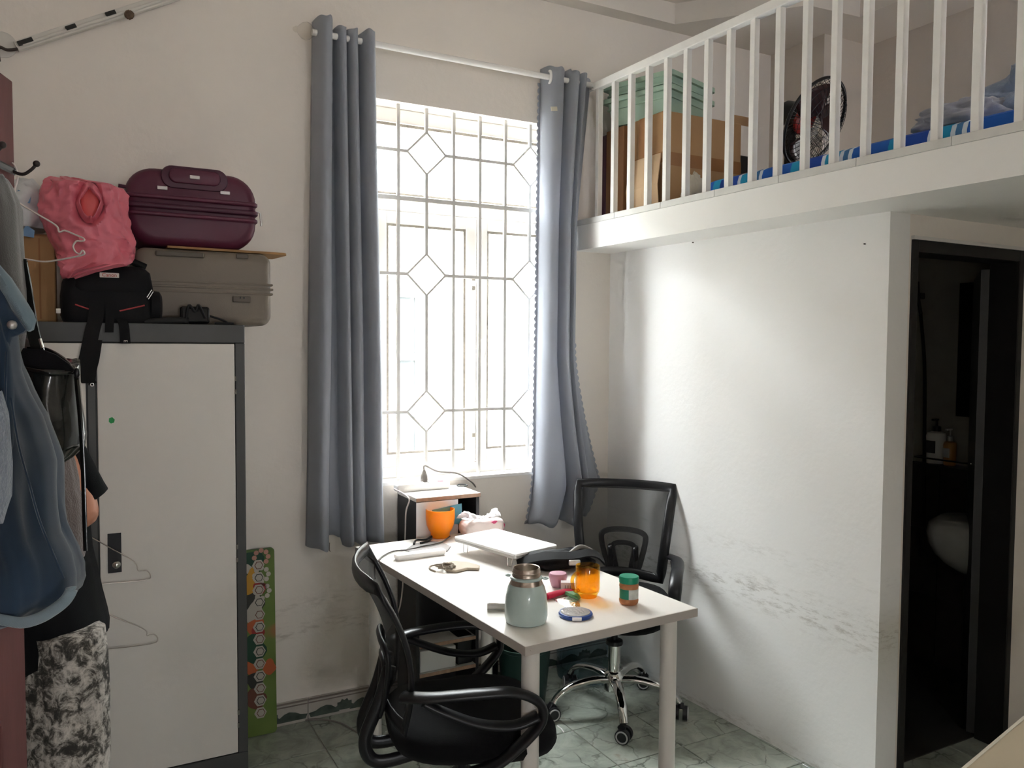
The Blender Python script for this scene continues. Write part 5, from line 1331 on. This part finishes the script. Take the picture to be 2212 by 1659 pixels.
# pink jar
pq = at_z(1208, 1271, HL)
pj = thing('cream_jar', 'pink plastic cream jar behind the flask', 'jar', (pq.x+.005, pq.y+.016, Zt))
MB().lathe([(.018, 0), (.0215, .004), (.0265, .02), (.028, .03), (0, .03)], 32).build('body', 'pink_plastic', pj, smooth=40)
MB().lathe([(.029, .0305), (.0295, .033), (.029, .041), (.026, .0445), (0, .046)], 32).build('lid', 'pink_plastic', pj, smooth=40)
bq = at_z(1233, 1281, HL)
bxm = thing('small_box', 'small white and grey paper box between pink jar and mug', 'box', (bq.x+.002, bq.y+.02, Zt), radians(-32))
MB().bx(-.022, .022, -.014, .014, 0, .03).build('carton', 'box_white', bxm, bevel=.0008)
for dx in (-.008, 0, .008): MB().bx(dx-.0015, dx+.0015, -.0146, -.0142, .006, .022).build('print_line', 'box_grey', bxm)
# red tube
ra, rb_ = at_z(1180, 1296, HL), at_z(1236, 1279, HL)
rd = (rb_-ra).normalized(); rt_ = thing('ointment_tube', 'crimson squeeze tube lying between flask and mug', 'tube', tuple((ra+rb_)/2+V(0, 0, .0006)))
Lr = (rb_-ra).length; side = rd.cross(V(0, 0, 1))
rings = []
for k_, hw_, hh in ((0, .011, .009), (.15, .0125, .0095), (.6, .0135, .007), (.9, .0145, .003), (1.0, .015, .0012)):
    c = ra+rd*Lr*k_+V(0, 0, Zt-HL+.0095)
    rings.append([c+side*(hw_*cos(t_))+V(0, 0, hh*sin(t_)) for t_ in [2*pi*i/20 for i in range(20)]])
MB().loft(rings).build('body', 'red_plastic', rt_, w=True, smooth=50)
MB().tube([ra-rd*.02+V(0, 0, .01), ra+V(0, 0, .01)], .0075, 14).build('cap', 'red_plastic', rt_, w=True, smooth=50)
# foil sachet
sq = [at_z(x, y, HL) for x, y in ((1196, 1296), (1228, 1288), (1252, 1300), (1254, 1314), (1236, 1320), (1222, 1312))]
def sach(poly, name, m_, lab, cat, th=.006):
    m = MB(); c = sum(poly, V(0, 0, 0))/len(poly); n = len(poly)
    vs = [p+V(0, 0, Zt-HL) for p in poly]+[p*.75+c*.25+V(0, 0, th) for p in poly]+[c+V(0, 0, th*1.1)]
    fs = [[i, (i+1) % n, n+(i+1) % n, n+i] for i in range(n)]+[[n+i, n+(i+1) % n, 2*n] for i in range(n)]+[list(range(n))[::-1]]
    return m.add(vs, fs).solo(name, m_, lab, cat, smooth=50)
sach(sq, 'foil_sachet', 'foil', 'torn silver foil sachet in front of the red tube', 'packet')
sach([at_z(x, y, HL)+V(0, 0, .006) for x, y in ((1216, 1286), (1240, 1286), (1255, 1296), (1250, 1301), (1228, 1293))], 'green_sachet', 'foil_green', 'green leaf like sachet on the foil packet', 'packet', .009)
# blue compact
cq = at_z(1245, 1331, HL)
cp = thing('round_compact', 'round blue rimmed compact with embossed lid on the desk', 'compact', (cq.x, cq.y+.004, Zt))
MB().lathe([(.046, 0), (.048, .002), (.0485, .007), (.046, .0105), (.042, .011), (0, .011)], 44).build('case', 'blue_enamel', cp, smooth=40)
MB().lathe([(.042, .0108), (.041, .0118), (0, .0122)], 44).build('lid_plate', 'compact_plate', cp, smooth=40)
e = V(-_fw.x, -_fw.y, 0).normalized(); e = (e-V(_rt.x, _rt.y, 0)*.0).normalized()
MB().box((0, 0, 0), (.026, .004, .009), basis(tuple(e*.0485+V(0, 0, .0058)), (e.y*-1, e.x, 0), e)).build('clasp', 'silver_badge', cp)
# little grey power bank
kq = at_z(1080, 1322, HL)
kb = thing('power_bank', 'slim grey metal power bank beside the flask', 'power bank', (kq.x+.01, kq.y+.012, Zt), radians(-28))
MB().loft([[(x, p, q+.011) for p, q in rr(.022, .021, .009, 5)] for x in (-.04, .04)]).build('body', 'laptop_grey', kb, smooth=40)
MB().bx(-.036, -.01, -.004, .004, .0212, .0225).build('button', 'steel', kb)
# remote / white bar
r0, r1 = at_z(856, 1212, HL), at_z(963, 1198, HL)
rm_ = thing('white_remote', 'slim white plastic bar lying across the desk', 'remote', tuple((r0+r1)/2+V(0, .012, .0006)), atan2(r1.y-r0.y, r1.x-r0.x))
Lr = (r1-r0).length
MB().loft([[(-Lr/2*sx, -.019*sx2, 0) if False else (x, y, z) for x, y in rr(Lr*s, .04*s2, .008, 4)] for z, s, s2 in ((0, .95, .8), (.008, 1, 1), (.017, 1, 1), (.019, .985, .9))]).build('body', 'upvc', rm_, smooth=35)
for k in range(3): MB().bx(.02+.02*k, .03+.02*k, -.006, .006, .019, .0198).build('button', 'paper_white', rm_)
# coaster pad, eyeglass cord
cq = at_z(932, 1184, HL)
pad = MB()
P = [at_z(x, y, Zt) for x, y in ((875, 1190), (895, 1176), (925, 1170), (955, 1173), (974, 1182), (966, 1192), (935, 1197), (905, 1198))]
pad.prism([(p.x, p.y) for p in P], Zt, Zt+.004); pad.solo('leather_pad', 'coaster', 'dark grey leaf shaped pad under a cable', 'pad', bevel=.001)
cb_ = MB().tube(smooth_path([at_z(972, 1164, HL)+V(0, 0, .01), at_z(955, 1175, HL)+V(0, 0, .009), at_z(930, 1182, HL)+V(0, 0, .009), at_z(905, 1186, HL)+V(0, 0, .008), at_z(880, 1190, HL)+V(0, 0, .004), at_z(850, 1193, HL)+V(0, 0, .004), at_z(828, 1203, HL)+V(0, 0, .004), at_z(816, 1214, HL)+V(0, 0, .003), at_z(814, 1212, HL)+V(-.008, 0, -.02), at_z(814, 1214, HL)+V(-.006, 0, -.06)], 6), .0028, 6)
cb_.solo('charging_cable', 'cord', 'thin dark charging cable running over the desk edge', 'cable', smooth=60)
sg_ = MB().tube(smooth_path([at_z(894, 1180, HL)+V(0, 0, .008), at_z(900, 1173, HL)+V(0, 0, .012), at_z(920, 1172, HL)+V(0, 0, .012), at_z(932, 1166, HL)+V(0, 0, .014), at_z(928, 1172, HL)+V(0, 0, .01), at_z(908, 1178, HL)+V(0, 0, .009)], 5), .004, 6)
sg_.solo('cord_loop', 'black_rubber', 'short black knotted cord on the grey pad', 'cord', smooth=60)
# beige pouch and cord tangle
P = [at_z(x, y, Zt) for x, y in ((955, 1222), (975, 1216), (1008, 1218), (1037, 1226), (1034, 1233), (1010, 1232), (985, 1238), (965, 1236))]
pm = MB(); pm.prism([(p.x, p.y) for p in P], Zt, Zt+.009); pm.solo('beige_pouch', 'pouch_beige', 'flat beige fabric pouch with cords on the desk', 'pouch', bevel=.003, smooth=50)
tg = []
random.seed(3)
for k in range(12):
    a = 2.4*k; px, py = 965+30*cos(a)*(.5+.5*random.random()), 1231+7*sin(a)*(.6+.4*random.random())
    tg.append(at_z(px, py, HL)+V(0, 0, .012+.004*random.random()))
tg = [at_z(940, 1236, HL)+V(0, 0, .003), at_z(928, 1230, HL)+V(0, 0, .003), at_z(936, 1224, HL)+V(0, 0, .004)]+tg
MB().tube(smooth_path(tg, 5), .0028, 6).solo('cord_tangle', 'cord_beige', 'tangled brown cord on the beige pouch', 'cord', smooth=60)
# orange cup
oq = at_z(951, 1164, HL)
oc = thing('plastic_cup', 'bright orange plastic cup at the back of the desk', 'cup', (oq.x+.012, oq.y+.028, Zt))
MB().lathe([(.036, 0), (.038, .004), (.0385, .02), (.046, .03), (.054, .05), (.0575, .075), (.0575, .112), (.055, .112), (.0545, .075), (.05, .05), (.04, .034), (0, .03)], 40).build('body', 'orange_plastic', oc, smooth=40)
# tissue pack
tq = at_z(1033, 1150, HL)
tk = thing('tissue_pack', 'soft white tissue pack with pink print and pulled tissue', 'tissues', (tq.x-.01, min(tq.y-.01, 2.9), Zt), radians(6))
rings = []
for k in range(13):
    x = -.085+.17*k/12; sc = 1 if 1 < k < 11 else (.72 if k in (0, 12) else .92)
    rings.append([(x+.004*noise.noise((p*30, q*30, x*30)), p*(1+.05*noise.noise((x*20, p*20, 1))), q*sc+.036+.006*noise.noise((x*25, p*25, q*25))) for p, q in rr(.095*sc, .07, .02, 5)])
MB().loft(rings).build('wrapper', 'tissue_wrap', tk, smooth=180)
for x, y, z, a_, b_ in ((.078, -.03, .03, .012, .02), (.03, -.0475, .058, .012, .006), (.0, -.049, .02, .006, .004), (.05, -.049, .015, .009, .004)): MB().prism([(x+a_*cos(t_)*(1+.3*sin(3*t_)), z+b_*sin(t_)) for t_ in [2*pi*i/14 for i in range(14)]], 0, .003, basis((0, y, 0), (1, 0, 0), (0, 0, 1))).build('pink_print', 'tissue_pink', tk)
def ts(u, v): return (-.06+.14*u-.03*v*(1-u)+.01*noise.noise((u*6, v*6, 2)), -.02+.05*v+.02*sin(5*u+2)*v, .07+.028*sin(pi*v)*(.5+.5*sin(7*u+1))+.012*noise.noise((u*9, v*9, 0)))
MB().grid(ts, 26, 14).build('pulled_tissue', 'tissue', tk, smooth=180, solid=.0006)
MB().grid(lambda u, v: (-.075-.035*v+.05*u, -.02-.01*u, .07+.012*v+.004*sin(5*u)), 8, 6).build('tissue_corner', 'tissue', tk, smooth=180, solid=.0006)
# laptop on a wire stand
LQ = [V(1.218, 2.715, 0), V(1.433, 2.752, 0), V(1.496, 2.432, 0), V(1.311, 2.375, 0)]
zl = .805
lc = sum(LQ, V(0, 0, 0))/4; ux = ((LQ[2]-LQ[1])+(LQ[3]-LQ[0])).normalized(); uy = V(-ux.y, ux.x, 0)
lw = ((LQ[2]-LQ[1]).length+(LQ[3]-LQ[0]).length)/2; lh = ((LQ[1]-LQ[0]).length+(LQ[2]-LQ[3]).length)/2
lt = thing('laptop', 'closed white laptop resting on folding wire feet', 'laptop', (lc.x, lc.y, Zt), atan2(ux.y, ux.x))
MB().loft([[(p, q, z) for p, q in rr(lw*s, lh*s, .012, 5)] for z, s in ((zl-Zt-.016, .985), (zl-Zt-.014, 1), (zl-Zt-.006, 1))]).build('base', 'laptop_grey', lt, smooth=35)
MB().loft([[(p, q, z) for p, q in rr(lw*s, lh*s, .012, 5)] for z, s in ((zl-Zt-.0055, 1.0), (zl-Zt+.001, 1), (zl-Zt+.0025, .985))]).build('lid', 'laptop_white', lt, smooth=35)
for sx in (-1, 1):
    for sy in (-1, 1):
        x, y = sx*lw*.36, sy*lh*.4
        MB().tube([(x-.014, y, zl-Zt-.016), (x-.01, y*1.03, .0025), (x+.01, y*1.03, .0025), (x+.014, y, zl-Zt-.016)], .0018, 6).build('wire_foot', 'steel', lt)
dd_ = uy if uy.dot(V(-_fw.x, -_fw.y, 0)) > 0 else -uy
# papers under the laptop
P = [at_z(x, y, Zt) for x, y in ((1105, 1196), (1162, 1183), (1222, 1206), (1185, 1218), (1130, 1222))]
pp = MB(); pp.prism([(p.x, p.y) for p in P], Zt, Zt+.006); pp.solo('notepad', 'paper_white', 'white notepad lying under the laptop edge', 'notepad', bevel=.001)
# black pouch on the desk
kq = at_z(1215, 1235, HL)
bpch = thing('camera_sling', 'soft black camera sling bag with strap on the desk edge', 'bag', (kq.x+.01, kq.y+.05, Zt), radians(-20))
m = blob((0, 0, .025), (.12, .055, .034), 6.0, .2, 2.4); m.v = [V(p.x, p.y, max(p.z, 0.0)) for p in m.v]; m.build('body', 'nylon_black', bpch, smooth=180)
MB().band(smooth_path([(-.14, -.01, .02), (-.1, -.035, .042), (-.03, -.045, .052), (.04, -.04, .05), (.1, -.03, .055), (.14, .0, .04), (.17, .02, .01)], 6), (0, .018, .008), .006).build('strap', 'webbing_black', bpch, smooth=60)
MB().box((.045, -.068, .034), (.04, .012, .018)).build('buckle', 'laptop_grey', bpch, bevel=.004)
MB().tube(smooth_path([(.04, -.02, .052), (.08, .0, .07), (.12, .0, .055)], 5), .008, 8).build('piping', 'cord_grey', bpch, smooth=60)

# ================================================================== SHELF under the window
SX0, SX1, SY0, SY1, SZ = 1.185, 1.463, 2.975, 3.19, .907
su = thing('shelf_unit', 'narrow black shelf unit with pale wooden top below the window', 'shelf', ((SX0+SX1)/2, 3.08, 0))
MB().bx(SX0, SX0+.014, SY0+.006, SY1, 0, SZ-.016).build('side_panel', 'shelf_black', su, w=True); MB().bx(SX1-.014, SX1, SY0+.006, SY1, 0, SZ-.016).build('side_panel', 'shelf_black', su, w=True)
MB().bx(SX0+.014, SX1-.014, SY1-.008, SY1, .03, SZ-.016).build('back_panel', 'shelf_black', su, w=True)
tpb = MB().bx(SX0-.002, SX1+.002, SY0, SY1, SZ-.0155, SZ).build('top_board', 'shelf_top', su, w=True)
MB().bx(SX0-.002, SX1+.002, SY0-.002, SY0, SZ-.0155, SZ-.0005).build('front_edge', 'wood_edge', tpb, w=True)
for px, py in ((950, 1388), (950, 1450)):
    z = at_y(px, py, SY0).z
    sb = MB().bx(SX0+.0145, SX1-.0145, SY0+.004, SY1-.009, z-.014, z).build('shelf_board', 'shelf_top', su, w=True)
    MB().bx(SX0+.0145, SX1-.0145, SY0+.002, SY0+.004, z-.014, z).build('front_edge', 'wood_edge', sb, w=True)
zmid = at_y(950, 1250, SY0).z
sb = MB().bx(SX0+.0145, SX1-.0145, SY0+.004, SY1-.009, zmid-.014, zmid).build('shelf_board', 'shelf_top', su, w=True)
z3 = at_y(950, 1450, SY0).z
MB().bx(SX0+.02, SX1-.1, SY0+.012, SY1-.02, z3+.001, z3+.09).solo('white_carton', 'paper', 'white carton on the lower board of the black shelf', 'box', bevel=.004)
MB().bx(SX1-.09, SX1-.02, SY0+.02, SY1-.03, z3+.001, z3+.12).solo('black_case', 'black_plastic', 'black case beside the white carton on the shelf', 'box', bevel=.006)
# paper, folder, loop inside the top compartment
a, b = at_y(897, 1078, SY0-.004), at_y(989, 1072, SY0-.004)
MB().bx(a.x+.004, b.x, SY0-.006, SY0-.0035, zmid+.01, SZ-.017).solo('paper_sheet', 'paper', 'pale grey paper sheet hanging on the shelf front', 'paper')
f0, f1_, f2 = at_y(934, 1102, SY0-.012), at_y(998, 1088, SY0-.012), at_y(1000, 1112, SY0-.012)
fm = MB(); fm.add([(f0.x, SY0-.012, f0.z), (f1_.x, SY0-.009, f1_.z), (f2.x, SY0-.009, f2.z-.04), (f0.x+.01, SY0-.012, f0.z-.05)]+[(f0.x, SY0-.009, f0.z), (f1_.x, SY0-.006, f1_.z), (f2.x, SY0-.006, f2.z-.04), (f0.x+.01, SY0-.009, f0.z-.05)], [[0, 3, 2, 1], [4, 5, 6, 7], [0, 1, 5, 4], [1, 2, 6, 5], [2, 3, 7, 6], [3, 0, 4, 7]])
fm.solo('teal_folder', 'folder_teal', 'teal folder corner behind the orange cup', 'folder')
# power strip with plug
s0, s1 = at_z(852, 1066, SZ), at_z(967, 1056, SZ)
sp = thing('power_strip', 'white power strip with red switch on the shelf top', 'power strip', tuple((s0+s1)/2+V(.015, .03, .0006)), atan2(s1.y-s0.y, s1.x-s0.x))
Lp = (s1-s0).length
MB().loft([[(p, q, z) for p, q in rr(Lp*s, .05*s, .008, 4)] for z, s in ((0, .96), (.006, 1), (.026, 1), (.03, .97))]).build('body', 'upvc', sp, smooth=35)
for i, (x, m_) in enumerate(((-.01, 'paper_white'), (.035, 'paper_white'), (.08, 'switch_red'))):
    if x < Lp/2-.01: MB().box((x, -.008, .031), (.024, .015, .005)).build('switch', m_, sp, bevel=.0015)
pg = thing('power_plug', 'dark grey plug standing in the power strip', 'plug', tuple((s0+s1)/2+V(.03, .045, .0312)))
MB().lathe([(.015, 0), (.016, .006), (.0155, .02), (.011, .032), (.0075, .042), (.005, .048)], 18).build('plug_body', 'cord_grey', pg, smooth=40)
c0 = (s0+s1)/2+V(.03, .045, .078)
pth = [c0, c0+V(.004, 0, .02), at_y(945, 1018, c0.y+.01), at_y(985, 1022, c0.y+.01), at_y(1010, 1035, c0.y+.03), at_y(1027, 1052, c0.y+.05)]
pth.append(pth[-1]+V(.03, .02, -.08))
MB().tube(smooth_path(pth, 6), .0038, 8).build('plug_cable', 'cord_grey', pg, w=True, smooth=60)
q = at_z(998, 1050, SZ)
torus((q.x, q.y, SZ+.0035), (0, 0, 1), .022, .0025, 20, 6).solo('cable_coil', 'black_rubber', 'small coil of black cable on the shelf top', 'cable', smooth=180)
wq = at_y(849, 1072, 3.0)
MB().tube(smooth_path([tuple((s0+s1)/2+(s0-s1)*.5+V(.01, .03, .014)), (SX0-.012, 3.03, .9), (SX0-.02, 3.04, .84), (SX0-.022, 3.05, .7), (SX0-.03, 3.08, .45), (SX0-.09, 3.12, .3), (SX0-.1, 3.14, .15), (SX0-.12, 3.13, .006), (SX0-.2, 3.1, .005)], 6), .0032, 6).solo('white_power_cord', 'wire_white', 'white power cord hanging down beside the shelf', 'cable', smooth=60)

# ================================================================== FLOOR ITEMS
bq = at_z(1092, 1497, 0)
bn = thing('waste_bin', 'dark green plastic waste bin under the desk', 'bin', (bq.x+.03, min(bq.y+.07, 2.95), 0))
MB().lathe([(.085, 0), (.09, .004), (.112, .235), (.12, .24), (.12, .252), (.114, .252), (.106, .235), (.084, .012), (0, .012)], 36).build('tub', 'bin_green', bn, smooth=40)
jq = V(2.05, 3.063, 0)
jg = thing('water_jug', 'large blue tinted water jug in the corner behind the chair', 'bottle', tuple(jq))
prof = [(.10, 0), (.128, .006), (.132, .03), (.132, .07), (.127, .08), (.132, .09), (.132, .145), (.127, .155), (.132, .165), (.132, .22), (.127, .23), (.132, .24), (.132, .3), (.11, .34), (.06, .365), (.03, .38), (.028, .41)]
MB().lathe(prof, 40).build('body', 'jug_plastic', jg, smooth=30)
MB().lathe([(.031, .395), (.031, .42), (.028, .424), (0, .424)], 24).build('cap', 'film_blue', jg, smooth=40)
kq = at_z(1015, 1490, 0)
MB().lathe([(.035, 0), (.037, .01), (.037, .16), (.025, .19), (.016, .2), (.016, .225), (0, .225)], 24, c=(1.55, 3.05, 0)).solo('dark_bottle', 'black_gloss', 'dark bottle standing beside the waste bin', 'bottle', smooth=40)
MB().tube(smooth_path([at_z(600, 1560, .004), at_z(640, 1556, .004), at_z(700, 1555, .004), at_z(735, 1562, .004), at_z(765, 1578, .004), at_z(790, 1592, .004), at_z(830, 1600, .004), at_z(880, 1590, .004)], 6), .0035, 6).solo('floor_cable', 'cord_grey', 'grey cable lying on the floor along the window wall', 'cable', smooth=60)
MB().tube([at_z(1204, 1568, .002), at_z(1212, 1574, .002), at_z(1218, 1582, .002)], .0025, 6).solo('paper_scrap', 'paper_white', 'tiny white scrap on the floor tiles', 'scrap')
q = at_y(712, 1188, D-.004)
MB().tube([(q.x, D-.004, q.z+.03), (q.x-.001, D-.004, q.z-.005), (q.x+.005, D-.004, q.z-.006)], .0012, 6).solo('wall_wire', 'wire_dark', 'short wire hanging below the left curtain', 'wire')
# beige table corner at the right
e0, e1 = V(1.439, .876, 0), V(1.706, .934, 0); ed_ = (e1-e0).normalized(); en = V(ed_.y, -ed_.x, 0)
bt_ = thing('beige_table', 'beige table corner at the lower right edge', 'table', tuple(e0+ed_*.3+en*.25))
M = basis((e0.x, e0.y, HL), ed_, -en)
MB().bx(-.25, .75, -.6, 0, -.02, 0, M).build('table_top', 'beige_board', bt_, w=True)
MB().bx(-.25, .75, 0, .006, -.021, .001, M).build('edge_strip', 'beige_edge', bt_, w=True)
for a in (-.2, .7):
    for b in (-.55, -.05): MB().bx(a-.02, a+.02, b-.02, b+.02, -HL, -.02, M).build('leg', 'beige_board', bt_, w=True)
